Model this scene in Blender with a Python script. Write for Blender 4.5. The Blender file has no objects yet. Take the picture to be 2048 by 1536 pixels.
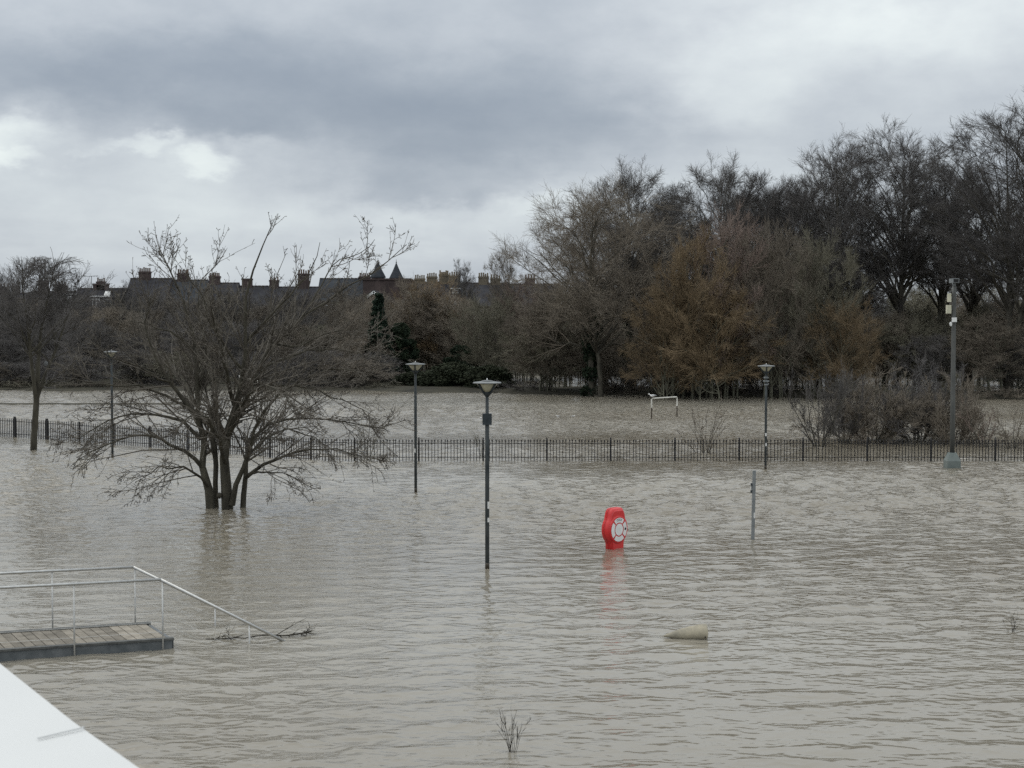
import bpy, math, random
import numpy as np

# ------------------------------------------------------------------ camera
SC = bpy.context.scene
COL = SC.collection
H, F, HZ = 5.07, 3000.0, 646.0            # eye height above the flood (m), focal length and horizon in photo pixels
PITCH = math.atan((768.0 - HZ) / F)
cam_d = bpy.data.cameras.new('camera')
cam_d.sensor_width = 36.0
cam_d.lens = F / 2048.0 * 36.0
cam_d.clip_start = 0.1
cam_d.clip_end = 12000.0
cam_d.dof.use_dof = True
cam_d.dof.focus_distance = 42.0
cam_d.dof.aperture_fstop = 20.0
cam = bpy.data.objects.new('camera', cam_d)
COL.objects.link(cam)
cam.location = (0, 0, H)
cam.rotation_euler = (math.pi / 2 - PITCH, 0, 0)
SC.camera = cam

# ------------------------------------------------------------------ light
SUN_AZ, SUN_EL = math.radians(-65), math.radians(52)      # azimuth measured from +Y (view direction) towards +X
SC.view_settings.view_transform = 'Standard'
SC.view_settings.look = 'None'
SC.view_settings.exposure = 0.0
SC.view_settings.gamma = 1.0
SC.view_settings.use_curve_mapping = False
sun_d = bpy.data.lights.new('sun', 'SUN')
sun_d.energy = 0.7
sun_d.angle = math.radians(60)
sun_d.color = (1.0, 0.93, 0.83)
sun = bpy.data.objects.new('sun', sun_d)
COL.objects.link(sun)
sun.location = (-30, 20, 60)
sun.rotation_euler = (math.pi / 2 - SUN_EL, 0, math.pi - SUN_AZ)

world = bpy.data.worlds.new('World')
SC.world = world
world.use_nodes = True
world.cycles.sampling_method = 'NONE'


def build_world():
    nt = world.node_tree
    nt.nodes.clear()
    N, L = nt.nodes, nt.links

    def val(x):
        return x

    def m(op, a, b=None, c=None, clamp=False):
        n = N.new('ShaderNodeMath')
        n.operation = op
        n.use_clamp = clamp
        for i, v in enumerate((a, b, c)):
            if v is None:
                continue
            if isinstance(v, (int, float)):
                n.inputs[i].default_value = v
            else:
                L.new(v, n.inputs[i])
        return n.outputs[0]

    tc = N.new('ShaderNodeTexCoord')
    sep = N.new('ShaderNodeSeparateXYZ')
    L.new(tc.outputs['Generated'], sep.inputs[0])
    x, y, z = sep.outputs
    zc = m('MAXIMUM', z, 0.0)
    # cloud deck seen from below: project the view ray on a flat layer
    zz = m('ADD', zc, 0.10)
    comb = N.new('ShaderNodeCombineXYZ')
    L.new(m('DIVIDE', x, zz), comb.inputs[0])
    L.new(m('MULTIPLY', m('DIVIDE', y, zz), 1.0), comb.inputs[1])
    big = N.new('ShaderNodeTexNoise')
    big.inputs['Scale'].default_value = 0.55
    big.inputs['Detail'].default_value = 6.0
    big.inputs['Roughness'].default_value = 0.52
    big.inputs['Distortion'].default_value = 0.35
    L.new(comb.outputs[0], big.inputs['Vector'])
    # finer curl for edges and warp, in direction space (stretched flat)
    mp = N.new('ShaderNodeMapping')
    mp.inputs['Scale'].default_value = (10.0, 10.0, 19.0)
    L.new(tc.outputs['Generated'], mp.inputs['Vector'])
    wn = N.new('ShaderNodeTexNoise')
    wn.inputs['Scale'].default_value = 1.0
    wn.inputs['Detail'].default_value = 6.0
    wn.inputs['Roughness'].default_value = 0.58
    L.new(mp.outputs[0], wn.inputs['Vector'])
    ws = N.new('ShaderNodeSeparateColor')
    L.new(wn.outputs['Color'], ws.inputs[0])
    az = m('ARCTAN2', x, y)
    hyp = m('SQRT', m('ADD', m('MULTIPLY', x, x), m('MULTIPLY', y, y)))
    el = m('ARCTAN2', z, hyp)
    u = m('ADD', m('MULTIPLY', az, 3000.0), m('MULTIPLY_ADD', ws.outputs[0], 420.0, 1024.0 - 210.0))
    v = m('ADD', m('MULTIPLY', el, -3000.0), m('MULTIPLY_ADD', ws.outputs[1], 260.0, 646.0 - 130.0))
    # cloud banks and breaks of that afternoon: azimuth, elevation, half-widths (photo pixels), weight
    banks = [
        (200, 165, 430, 75, -0.25), (760, 235, 420, 85, -0.20), (980, 120, 450, 120, -0.10),
        (860, 335, 260, 55, -0.12), (480, 285, 200, 30, -0.05), (850, 400, 120, 26, -0.10),
        (1180, 260, 200, 90, -0.08), (480, 10, 700, 70, -0.07), (1150, 30, 300, 60, -0.04),
        (10, 300, 110, 30, 0.17), (60, 354, 90, 18, 0.20), (30, 325, 110, 55, 0.12), (310, 322, 75, 14, 0.19), (415, 356, 62, 20, 0.20), (250, 335, 40, 8, 0.06), (500, 318, 30, 16, 0.10), (400, 350, 140, 40, 0.06),
        (1420, 205, 180, 60, 0.16), (1560, 90, 280, 80, 0.14), (1850, 90, 300, 110, 0.12),
        (850, 450, 300, 34, 0.08), (1080, 425, 100, 18, 0.12), (250, 460, 500, 60, 0.05),
        (1600, 330, 400, 60, 0.03),
    ]
    acc = None
    for (u0, v0, su, sv, a) in banks:
        dx = m('DIVIDE', m('SUBTRACT', u, u0), su)
        dy = m('DIVIDE', m('SUBTRACT', v, v0), sv)
        r2 = m('ADD', m('MULTIPLY', dx, dx), m('MULTIPLY', dy, dy))
        if a > 0.16: r2 = m('POWER', r2, 1.35)
        g = m('MULTIPLY', m('EXPONENT', m('MULTIPLY', r2, -0.8)), a)
        acc = g if acc is None else m('ADD', acc, g)
    b = m('MULTIPLY_ADD', big.outputs['Fac'], 0.40, 0.42)
    b = m('ADD', b, m('MULTIPLY_ADD', ws.outputs[2], 0.34, -0.17))
    b = m('ADD', b, acc)
    ramp = N.new('ShaderNodeValToRGB')
    cr = ramp.color_ramp
    cr.interpolation = 'B_SPLINE'
    pts = [(0.25, (0.27, 0.32, 0.39)), (0.45, (0.40, 0.45, 0.51)), (0.62, (0.56, 0.605, 0.655)),
           (0.80, (0.74, 0.80, 0.82)), (1.0, (0.93, 1.0, 0.97))]
    cr.elements[0].position, cr.elements[0].color = pts[0][0], (*pts[0][1], 1)
    cr.elements[1].position, cr.elements[1].color = pts[-1][0], (*pts[-1][1], 1)
    for p, c in pts[1:-1]:
        e = cr.elements.new(p)
        e.color = (*c, 1)
    L.new(b, ramp.inputs[0])
    # overcast sky brightens towards the zenith
    up = m('MAXIMUM', m('SUBTRACT', z, 0.12), 0.0)
    tint = N.new('ShaderNodeCombineXYZ')
    for i, k in enumerate((2.0, 1.86, 1.68)):
        L.new(m('MULTIPLY_ADD', up, k, 1.0), tint.inputs[i])
    vm = N.new('ShaderNodeVectorMath')
    vm.operation = 'MULTIPLY'
    L.new(ramp.outputs[0], vm.inputs[0])
    L.new(tint.outputs[0], vm.inputs[1])
    cl = N.new('ShaderNodeBackground')
    L.new(vm.outputs[0], cl.inputs['Color'])
    cl.inputs['Strength'].default_value = 1.0
    sky = N.new('ShaderNodeTexSky')
    sky.sky_type = 'NISHITA'
    sky.sun_disc = False
    sky.sun_elevation = SUN_EL
    sky.sun_rotation = SUN_AZ
    sb = N.new('ShaderNodeBackground')
    sb.inputs['Strength'].default_value = 0.08
    L.new(sky.outputs[0], sb.inputs['Color'])
    mix = N.new('ShaderNodeMixShader')
    mix.inputs[0].default_value = 0.94
    L.new(sb.outputs[0], mix.inputs[1])
    L.new(cl.outputs[0], mix.inputs[2])
    out = N.new('ShaderNodeOutputWorld')
    L.new(mix.outputs[0], out.inputs['Surface'])


build_world()

# ------------------------------------------------------------------ helpers
cp, sp = math.cos(PITCH), math.sin(PITCH)


def ray(px, py):
    a, b = px - 1024.0, 768.0 - py
    return np.array([a, F * cp + b * sp, -F * sp + b * cp]) / F


def at_z(px, py, z=0.0):
    r = ray(px, py)
    t = (z - H) / r[2]
    return np.array([0, 0, H]) + r * t


def at_y(px, py, Y):
    r = ray(px, py)
    return np.array([0, 0, H]) + r * (Y / r[1])


def x_at(px, Y):
    return float(at_y(px, HZ, Y)[0])


def z_at(py, Y):
    return float(at_y(1024, py, Y)[2])


def tag(o, label=None, cat=None, group=None, kind=None):
    if label: o['label'] = label
    if cat: o['category'] = cat
    if group: o['group'] = group
    if kind: o['kind'] = kind
    return o


def empty(name, loc=(0, 0, 0), rz=0.0, parent=None):
    o = bpy.data.objects.new(name, None)
    COL.objects.link(o)
    o.empty_display_size = 0.2
    o.location = loc
    o.rotation_euler = (0, 0, rz)
    if parent: o.parent = parent
    return o


def link(name, me, parent=None, mat=None, loc=None, rz=None):
    o = bpy.data.objects.new(name, me)
    COL.objects.link(o)
    if parent: o.parent = parent
    if loc is not None: o.location = loc
    if rz is not None: o.rotation_euler = (0, 0, rz)
    if mat is not None:
        if not me.materials:
            me.materials.append(mat)
        elif me.materials[0] != mat:
            o.material_slots[0].link = 'OBJECT'
            o.material_slots[0].material = mat
    return o


class MB:
    """Collects shapes, builds one mesh."""

    def __init__(s):
        s.v, s.f = [], []

    def add(s, vs, fs):
        n = len(s.v)
        s.v += [tuple(map(float, p)) for p in vs]
        s.f += [tuple(n + i for i in f) for f in fs]
        return s

    def box(s, x0, x1, y0, y1, z0, z1):
        vs = [(x, y, z) for z in (z0, z1) for y in (y0, y1) for x in (x0, x1)]
        return s.add(vs, [(0, 2, 3, 1), (4, 5, 7, 6), (0, 1, 5, 4), (2, 6, 7, 3), (0, 4, 6, 2), (1, 3, 7, 5)])

    def obox(s, c, ax, ay, az):
        """box from centre and three half-axis vectors"""
        c, ax, ay, az = map(np.array, (c, ax, ay, az))
        vs = [c + i * ax + j * ay + k * az for k in (-1, 1) for j in (-1, 1) for i in (-1, 1)]
        return s.add(vs, [(0, 2, 3, 1), (4, 5, 7, 6), (0, 1, 5, 4), (2, 6, 7, 3), (0, 4, 6, 2), (1, 3, 7, 5)])

    def tube(s, pts, r, n=8, cap=True):
        pts = [np.array(p, float) for p in pts]
        rs = r if isinstance(r, (list, tuple, np.ndarray)) else [r] * len(pts)
        rings = []
        for i, p in enumerate(pts):
            t = pts[min(i + 1, len(pts) - 1)] - pts[max(i - 1, 0)]
            t = t / (np.linalg.norm(t) + 1e-9)
            ref = np.array([0, 0, 1.0]) if abs(t[2]) < 0.9 else np.array([1.0, 0, 0])
            a = np.cross(t, ref); a /= np.linalg.norm(a)
            b = np.cross(t, a)
            rings.append([p + rs[i] * (math.cos(q) * a + math.sin(q) * b) for q in np.arange(n) * 2 * math.pi / n])
        vs = [q for ring in rings for q in ring]
        fs = []
        for i in range(len(pts) - 1):
            for j in range(n):
                k = (j + 1) % n
                fs.append((i * n + j, i * n + k, (i + 1) * n + k, (i + 1) * n + j))
        if cap:
            fs.append(tuple(range(n))[::-1])
            fs.append(tuple((len(pts) - 1) * n + j for j in range(n)))
        return s.add(vs, fs)

    def lathe(s, prof, n=16, c=(0, 0, 0), rot=0.0):
        vs, fs = [], []
        for (r, z) in prof:
            for j in range(n):
                q = j * 2 * math.pi / n + rot
                vs.append((c[0] + r * math.cos(q), c[1] + r * math.sin(q), c[2] + z))
        for i in range(len(prof) - 1):
            for j in range(n):
                k = (j + 1) % n
                fs.append((i * n + j, i * n + k, (i + 1) * n + k, (i + 1) * n + j))
        fs.append(tuple(range(n))[::-1])
        fs.append(tuple((len(prof) - 1) * n + j for j in range(n)))
        return s.add(vs, fs)

    def mesh(s, name, smooth=False):
        me = bpy.data.meshes.new(name)
        me.from_pydata(s.v, [], s.f)
        if smooth:
            me.polygons.foreach_set('use_smooth', [True] * len(me.polygons))
        me.update()
        return me

    def build(s, name, mat, parent=None, smooth=False, loc=None):
        return link(name, s.mesh(name, smooth), parent, mat, loc)


def np_mesh(name, V, Q, smooth=True, nper=4):
    """mesh from numpy arrays of vertices and equal-sized faces"""
    me = bpy.data.meshes.new(name)
    V = np.ascontiguousarray(V, np.float32)
    Q = np.ascontiguousarray(Q, np.int32)
    me.vertices.add(len(V))
    me.vertices.foreach_set('co', V.ravel())
    me.loops.add(Q.size)
    me.loops.foreach_set('vertex_index', Q.ravel())
    me.polygons.add(len(Q))
    me.polygons.foreach_set('loop_start', np.arange(0, Q.size, nper, dtype=np.int32))
    me.polygons.foreach_set('loop_total', np.full(len(Q), nper, np.int32))
    if smooth:
        me.polygons.foreach_set('use_smooth', np.ones(len(Q), bool))
    me.update(calc_edges=True)
    return me


# ------------------------------------------------------------------ materials
def mat_noise(name, c1, c2, scale=4.0, rough=0.8, metallic=0.0, bump=0.0, bscale=None, rnd=0.0, coord='Object',
              stretch=(1, 1, 1), spec=0.3, detail=4.0):
    m = bpy.data.materials.new(name)
    m.use_nodes = True
    nt = m.node_tree
    N, L = nt.nodes, nt.links
    b = N['Principled BSDF']
    tc = N.new('ShaderNodeTexCoord')
    mp = N.new('ShaderNodeMapping')
    mp.inputs['Scale'].default_value = stretch
    L.new(tc.outputs[coord], mp.inputs['Vector'])
    n = N.new('ShaderNodeTexNoise')
    n.inputs['Scale'].default_value = scale
    n.inputs['Detail'].default_value = detail
    n.inputs['Roughness'].default_value = 0.6
    L.new(mp.outputs[0], n.inputs['Vector'])
    r = N.new('ShaderNodeValToRGB')
    r.color_ramp.elements[0].position = 0.32
    r.color_ramp.elements[1].position = 0.68
    r.color_ramp.elements[0].color = (*c1, 1)
    r.color_ramp.elements[1].color = (*c2, 1)
    L.new(n.outputs['Fac'], r.inputs[0])
    src = r.outputs[0]
    if rnd:
        oi = N.new('ShaderNodeObjectInfo')
        hs = N.new('ShaderNodeHueSaturation')
        mr = N.new('ShaderNodeMapRange')
        mr.inputs['To Min'].default_value = 1.0 - rnd
        mr.inputs['To Max'].default_value = 1.0 + rnd
        L.new(oi.outputs['Random'], mr.inputs['Value'])
        L.new(mr.outputs[0], hs.inputs['Value'])
        L.new(src, hs.inputs['Color'])
        src = hs.outputs[0]
    L.new(src, b.inputs['Base Color'])
    b.inputs['Roughness'].default_value = rough
    b.inputs['Metallic'].default_value = metallic
    b.inputs['Specular IOR Level'].default_value = spec
    if bump:
        n2 = N.new('ShaderNodeTexNoise')
        n2.inputs['Scale'].default_value = bscale or scale * 4
        n2.inputs['Detail'].default_value = 5
        L.new(mp.outputs[0], n2.inputs['Vector'])
        bp = N.new('ShaderNodeBump')
        bp.inputs['Strength'].default_value = 1.0
        bp.inputs['Distance'].default_value = bump
        L.new(n2.outputs['Fac'], bp.inputs['Height'])
        L.new(bp.outputs[0], b.inputs['Normal'])
    return m


def g3(v, k=1.0):
    return tuple(c * k for c in v)


M = {}
M['bark'] = mat_noise('bark', (0.042, 0.038, 0.031), (0.102, 0.094, 0.074), 6, 0.9, bump=0.02, stretch=(1, 1, 0.3), rnd=0.15)
M['bark_moss'] = mat_noise('bark_moss', (0.07, 0.07, 0.05), (0.16, 0.155, 0.118), 2, 0.9, bump=0.02, stretch=(1, 1, 0.4), rnd=0.2)
M['twig_grey'] = mat_noise('twig_grey', (0.09, 0.085, 0.08), (0.14, 0.13, 0.122), 0.5, 0.85, rnd=0.22)
M['twig_dark'] = mat_noise('twig_dark', (0.081, 0.077, 0.076), (0.124, 0.116, 0.110), 0.5, 0.85, rnd=0.2)
M['twig_brown'] = mat_noise('twig_brown', (0.131, 0.112, 0.090), (0.200, 0.173, 0.138), 0.5, 0.85, rnd=0.25)
M['twig_olive'] = mat_noise('twig_olive', (0.138, 0.130, 0.098), (0.213, 0.200, 0.150), 0.5, 0.85, rnd=0.25)
M['twig_orange'] = mat_noise('twig_orange', (0.158, 0.118, 0.071), (0.226, 0.168, 0.103), 0.35, 0.8, rnd=0.15)
M['twig_red'] = mat_noise('twig_red', (0.172, 0.136, 0.115), (0.241, 0.186, 0.159), 0.4, 0.8, rnd=0.15)
M['twig_near'] = mat_noise('twig_near', (0.060, 0.052, 0.042), (0.15, 0.135, 0.112), 2.5, 0.7, rnd=0.0)
M['bark_near'] = mat_noise('bark_near', (0.028, 0.025, 0.019), (0.085, 0.078, 0.058), 5, 0.85, bump=0.02, stretch=(1, 1, 0.25))
M['leaf_dark'] = mat_noise('leaf_dark', (0.010, 0.018, 0.012), (0.030, 0.042, 0.024), 0.8, 0.8, rnd=0.2, spec=0.1)
M['leaf_ivy'] = mat_noise('leaf_ivy', (0.020, 0.026, 0.016), (0.042, 0.048, 0.030), 0.8, 0.85, rnd=0.2, spec=0.1)
M['conifer'] = mat_noise('conifer', (0.008, 0.018, 0.012), (0.022, 0.042, 0.024), 0.8, 0.7, rnd=0.1)
M['iron'] = mat_noise('iron', (0.010, 0.010, 0.011), (0.022, 0.022, 0.023), 9, 0.55)
M['lamp_paint'] = mat_noise('lamp_paint', (0.016, 0.022, 0.026), (0.036, 0.046, 0.052), 10, 0.5, bump=0.001)
M['lamp_worn'] = mat_noise('lamp_worn', (0.018, 0.024, 0.028), (0.075, 0.085, 0.088), 7, 0.6, bump=0.001, stretch=(1, 1, 0.35))
M['hood'] = mat_noise('hood', (0.13, 0.14, 0.145), (0.21, 0.22, 0.22), 6, 0.5)
M['diffuser'] = mat_noise('diffuser', (0.34, 0.33, 0.25), (0.46, 0.44, 0.34), 5, 0.35)
M['galv'] = mat_noise('galv', (0.16, 0.175, 0.18), (0.26, 0.275, 0.28), 8, 0.55, 0.3)
M['galv_dark'] = mat_noise('galv_dark', (0.065, 0.068, 0.066), (0.125, 0.128, 0.122), 6, 0.6, 0.2, stretch=(1, 1, 0.2))
M['cabinet'] = mat_noise('cabinet', (0.12, 0.145, 0.14), (0.18, 0.205, 0.195), 3, 0.6)
M['white'] = mat_noise('white', (0.62, 0.63, 0.62), (0.78, 0.79, 0.78), 6, 0.5)
M['sticker'] = mat_noise('sticker', (0.55, 0.55, 0.53), (0.75, 0.75, 0.73), 20, 0.5)
M['cream_plastic'] = mat_noise('cream_plastic', (0.48, 0.47, 0.36), (0.60, 0.58, 0.46), 5, 0.5)
M['black'] = mat_noise('black', (0.008, 0.008, 0.008), (0.016, 0.016, 0.016), 8, 0.4)
M['steel'] = mat_noise('steel', (0.42, 0.42, 0.41), (0.54, 0.54, 0.52), 14, 0.34, 0.85, stretch=(1, 1, 1))
M['steel_dull'] = mat_noise('steel_dull', (0.40, 0.40, 0.39), (0.54, 0.54, 0.52), 10, 0.45, 0.6)
M['deck'] = mat_noise('deck', (0.15, 0.135, 0.11), (0.27, 0.245, 0.205), 5, 0.85, bump=0.004, rnd=0.28, stretch=(1, 1, 1))
M['fascia'] = mat_noise('fascia', (0.075, 0.085, 0.09), (0.14, 0.15, 0.155), 4, 0.6)
M['red'] = mat_noise('red', (0.50, 0.016, 0.018), (0.62, 0.030, 0.030), 3, 0.32, spec=0.5)
M['red_dark'] = mat_noise('red_dark', (0.22, 0.006, 0.008), (0.30, 0.010, 0.012), 3, 0.5)
M['coping'] = mat_noise('coping', (0.54, 0.55, 0.545), (0.60, 0.61, 0.605), 1.2, 0.5)
M['seam'] = mat_noise('seam', (0.47, 0.48, 0.48), (0.51, 0.52, 0.52), 6, 0.7)
M['float'] = mat_noise('float', (0.19, 0.178, 0.145), (0.40, 0.36, 0.27), 4.0, 0.8, bump=0.006, detail=8)
M['slate'] = mat_noise('slate', (0.031, 0.031, 0.036), (0.053, 0.054, 0.059), 0.9, 0.95, rnd=0.15, spec=0.08)
M['slate_blue'] = mat_noise('slate_blue', (0.034, 0.038, 0.045), (0.051, 0.057, 0.065), 1.2, 0.95, spec=0.08)
M['brick'] = mat_noise('brick', (0.052, 0.040, 0.039), (0.088, 0.066, 0.062), 1.4, 0.9, rnd=0.2)
M['stone'] = mat_noise('stone', (0.115, 0.098, 0.072), (0.175, 0.150, 0.112), 1.6, 0.9, rnd=0.12)
M['pot'] = mat_noise('pot', (0.09, 0.06, 0.045), (0.15, 0.10, 0.075), 2, 0.85, rnd=0.2)
M['pot_buff'] = mat_noise('pot_buff', (0.15, 0.125, 0.085), (0.22, 0.18, 0.125), 2, 0.85, rnd=0.15)
M['glass'] = mat_noise('glass', (0.02, 0.022, 0.025), (0.04, 0.044, 0.05), 2, 0.12, spec=0.6)
M['render_wall'] = mat_noise('render_wall', (0.26, 0.25, 0.23), (0.36, 0.35, 0.33), 1.5, 0.9)
M['ground'] = mat_noise('ground', (0.016, 0.015, 0.010), (0.045, 0.041, 0.026), 0.5, 0.95, bump=0.05, bscale=3, detail=8)
M['gull'] = mat_noise('gull', (0.72, 0.72, 0.71), (0.82, 0.82, 0.81), 8, 0.7)
M['gull_grey'] = mat_noise('gull_grey', (0.30, 0.31, 0.33), (0.38, 0.39, 0.41), 8, 0.7)
M['gull_dark'] = mat_noise('gull_dark', (0.03, 0.03, 0.03), (0.05, 0.05, 0.05), 8, 0.7)
M['debris'] = mat_noise('debris', (0.020, 0.017, 0.012), (0.045, 0.040, 0.030), 9, 0.8)
M['wet_silt'] = mat_noise('wet_silt', (0.022, 0.018, 0.013), (0.060, 0.048, 0.034), 14, 0.25, stretch=(1, 1, 0.4))
M['goal_white'] = mat_noise('goal_white', (0.50, 0.49, 0.44), (0.68, 0.67, 0.62), 2.2, 0.6)
M['goal_rust'] = mat_noise('goal_rust', (0.05, 0.042, 0.032), (0.11, 0.09, 0.07), 3, 0.8)


WAVE = 1.0


def water_material():
    m = bpy.data.materials.new('flood_water')
    m.use_nodes = True
    nt = m.node_tree
    N, L = nt.nodes, nt.links
    b = N['Principled BSDF']
    geo = N.new('ShaderNodeNewGeometry')

    def mapping(rot, scale):
        mp = N.new('ShaderNodeMapping')
        mp.inputs['Rotation'].default_value = (0, 0, math.radians(rot))
        mp.inputs['Scale'].default_value = scale
        L.new(geo.outputs['Position'], mp.inputs['Vector'])
        return mp.outputs[0]

    def noise(vec, scale, detail=2.0, rough=0.5, dist=0.0):
        n = N.new('ShaderNodeTexNoise')
        n.inputs['Scale'].default_value = scale
        n.inputs['Detail'].default_value = detail
        n.inputs['Roughness'].default_value = rough
        n.inputs['Distortion'].default_value = dist
        L.new(vec, n.inputs['Vector'])
        return n.outputs['Fac']

    def m2(op, a, c, d=None):
        n = N.new('ShaderNodeMath')
        n.operation = op
        for i, v in enumerate((a, c, d)):
            if v is None: continue
            if isinstance(v, (int, float)):
                n.inputs[i].default_value = v
            else:
                L.new(v, n.inputs[i])
        return n.outputs[0]

    def crest(f):
        # rounded troughs and pointed crests
        return m2('SUBTRACT', 1.0, m2('ABSOLUTE', m2('MULTIPLY_ADD', f, 2.0, -1.0), 0.0))

    gr = N.new('ShaderNodeAttribute')                 # gustiness stored on the sheet with the waves
    gr.attribute_name = 'gust'

    def height(off):
        def mapped(rot, scale):
            ad = N.new('ShaderNodeVectorMath')
            ad.operation = 'ADD'
            L.new(geo.outputs['Position'], ad.inputs[0])
            ad.inputs[1].default_value = off
            mp = N.new('ShaderNodeMapping')
            mp.inputs['Rotation'].default_value = (0, 0, math.radians(rot))
            mp.inputs['Scale'].default_value = scale
            L.new(ad.outputs[0], mp.inputs['Vector'])
            return mp.outputs[0]
        w2 = crest(noise(mapped(-14, (0.60, 1.0, 1)), 3.4, 1.0, 0.5, 0.0))
        w3 = noise(mapped(4, (0.62, 1.0, 1)), 9.0, 1.0, 0.55)
        h = m2('MULTIPLY', w2, WAVE * 0.050)
        return m2('MULTIPLY_ADD', w3, WAVE * 0.022, h)

    # the open field beyond the railing lies in the wind: sharper ripples there
    sepp = N.new('ShaderNodeSeparateXYZ')
    L.new(geo.outputs['Position'], sepp.inputs[0])
    fe = N.new('ShaderNodeMapRange')
    for k_, v_ in (('From Min', 42.0), ('From Max', 85.0), ('To Min', 1.0), ('To Max', 2.0)):
        fe.inputs[k_].default_value = v_
    L.new(sepp.outputs[1], fe.inputs['Value'])
    gain = m2('MULTIPLY', gr.outputs['Fac'], fe.outputs[0])
    EPS = 0.02
    h0, hx, hy = height((0, 0, 0)), height((EPS, 0, 0)), height((0, EPS, 0))
    sx = m2('MULTIPLY', m2('MULTIPLY', m2('SUBTRACT', h0, hx), 1 / EPS), gain)
    sy = m2('MULTIPLY', m2('MULTIPLY', m2('SUBTRACT', h0, hy), 1 / EPS), gain)
    cn = N.new('ShaderNodeCombineXYZ')
    L.new(sx, cn.inputs[0]); L.new(sy, cn.inputs[1]); cn.inputs[2].default_value = 0.0
    ad = N.new('ShaderNodeVectorMath')
    ad.operation = 'ADD'
    L.new(cn.outputs[0], ad.inputs[0]); L.new(geo.outputs['Normal'], ad.inputs[1])
    nn = N.new('ShaderNodeVectorMath')
    nn.operation = 'NORMALIZE'
    L.new(ad.outputs[0], nn.inputs[0])
    L.new(nn.outputs[0], b.inputs['Normal'])
    silt = N.new('ShaderNodeValToRGB')
    silt.color_ramp.elements[0].position = 0.3
    silt.color_ramp.elements[1].position = 0.7
    silt.color_ramp.elements[0].color = (0.160, 0.138, 0.102, 1)
    silt.color_ramp.elements[1].color = (0.252, 0.236, 0.198, 1)
    L.new(noise(mapping(-8, (0.3, 1, 1)), 0.06, 4.0), silt.inputs[0])
    L.new(silt.outputs[0], b.inputs['Base Color'])
    b.inputs['Roughness'].default_value = 0.11
    b.inputs['IOR'].default_value = 1.48
    b.inputs['Specular IOR Level'].default_value = 0.5
    return m


M['water'] = water_material()

# ------------------------------------------------------------------ ground and flood water
def shore(x):
    return np.interp(x, [-60, -30, -12, -2, 12, 22, 34, 60], [112, 112, 112, 108, 104, 101, 99, 97])


def ground_height(x, y):
    s = y - shore(x) + 0.8 * np.sin(x * 0.7) + 0.5 * np.sin(x * 1.9 + 1)
    z = np.interp(s, [-110, -40, -6, 0, 3, 7, 12, 34, 60, 100, 400], [-1.4, -1.1, -0.5, 0.0, 0.30, 0.28, -0.12, -0.12, 0.7, 1.0, 2.0])
    left = np.clip((-x - 5) / 8, 0, 1)            # behind the park on the left the bank simply rises
    zl = np.interp(s, [-110, -40, -6, 0, 3, 12, 30, 60, 100, 400], [-1.4, -1.1, -0.5, 0.0, 0.12, 0.35, 0.6, 0.8, 1.0, 2.0])
    z = z * (1 - left) + zl * left
    isl = np.exp(-((y - 93.5) / 1.6) ** 2) * np.clip((-x - 17) / 3, 0, 1) * np.clip((x + 40) / 4, 0, 1)
    z = np.maximum(z, -0.6 + 0.68 * isl - 10 * (isl < 0.02))
    return z


def build_ground():
    xs = np.concatenate([[-6000, -2500, -1000, -500, -250, -150, -100], np.arange(-80, 81, 1.25), [100, 150, 250, 500, 1000, 2500, 6000]])
    ys = np.concatenate([[-2000, -500, -100, 0, 40, 70, 84], np.arange(88, 175, 0.9), [185, 200, 230, 300, 500, 1000, 3000, 9000]])
    X, Y = np.meshgrid(xs, ys)
    Z = ground_height(X, Y)
    V = np.stack([X, Y, Z], -1).reshape(-1, 3)
    nx, ny = len(xs), len(ys)
    i = np.arange(nx - 1)[None, :] + nx * np.arange(ny - 1)[:, None]
    Q = np.stack([i, i + 1, i + nx + 1, i + nx], -1).reshape(-1, 4)
    o = link('ground', np_mesh('ground', V, Q), None, M['ground'])
    tag(o, kind='structure')


def wave_field(X, Y):
    """wind chop: many short wave trains running towards the viewer, gusty"""
    rng = np.random.default_rng(77)
    Z = np.zeros_like(X); DX = np.zeros_like(X); DY = np.zeros_like(X)
    g = np.zeros_like(X)
    for i in range(9):
        lam = rng.uniform(7, 34); q = rng.uniform(0, 6.28)
        g += np.sin((X * np.cos(q) * 0.6 + Y * np.sin(q) * 0.8) * 6.283 / lam + rng.uniform(0, 6.28))
    gust = np.clip(0.95 + 0.19 * g, 0.35, 1.6)
    lee = np.exp(-((X + 8.5) / 8.0) ** 2 - ((Y - 35.0) / 8.5) ** 2)          # shelter of the wide tree
    gust = gust * (1 - 0.62 * lee)
    n = 90
    lam = 0.26 * (1.05 / 0.26) ** (np.arange(n) / (n - 1.0))
    for i in range(n):
        L = lam[i] * rng.uniform(0.92, 1.08)
        th = math.radians(95 + rng.normal(0, 40))
        k = 6.283 / L
        slope = WAVE * 0.0285 * 1.0
        fade = np.clip((L - 3.0 * np.maximum(np.interp(Y, [15, 60, 115], [0.08, 0.15, 0.22]), 0.17 * abs(math.cos(th)))) / (0.35 * L), 0, 1)
        a = slope / k * fade * gust * np.interp(Y, [45, 95], [1.0, 0.85])
        ph = k * (X * math.cos(th) + Y * math.sin(th)) + rng.uniform(0, 6.283)
        c = np.cos(ph)
        Z += a * np.sin(ph)
        DX += 1.2 * a * c * math.cos(th); DY += 1.2 * a * c * math.sin(th)
    return Z, DX, DY, gust


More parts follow.
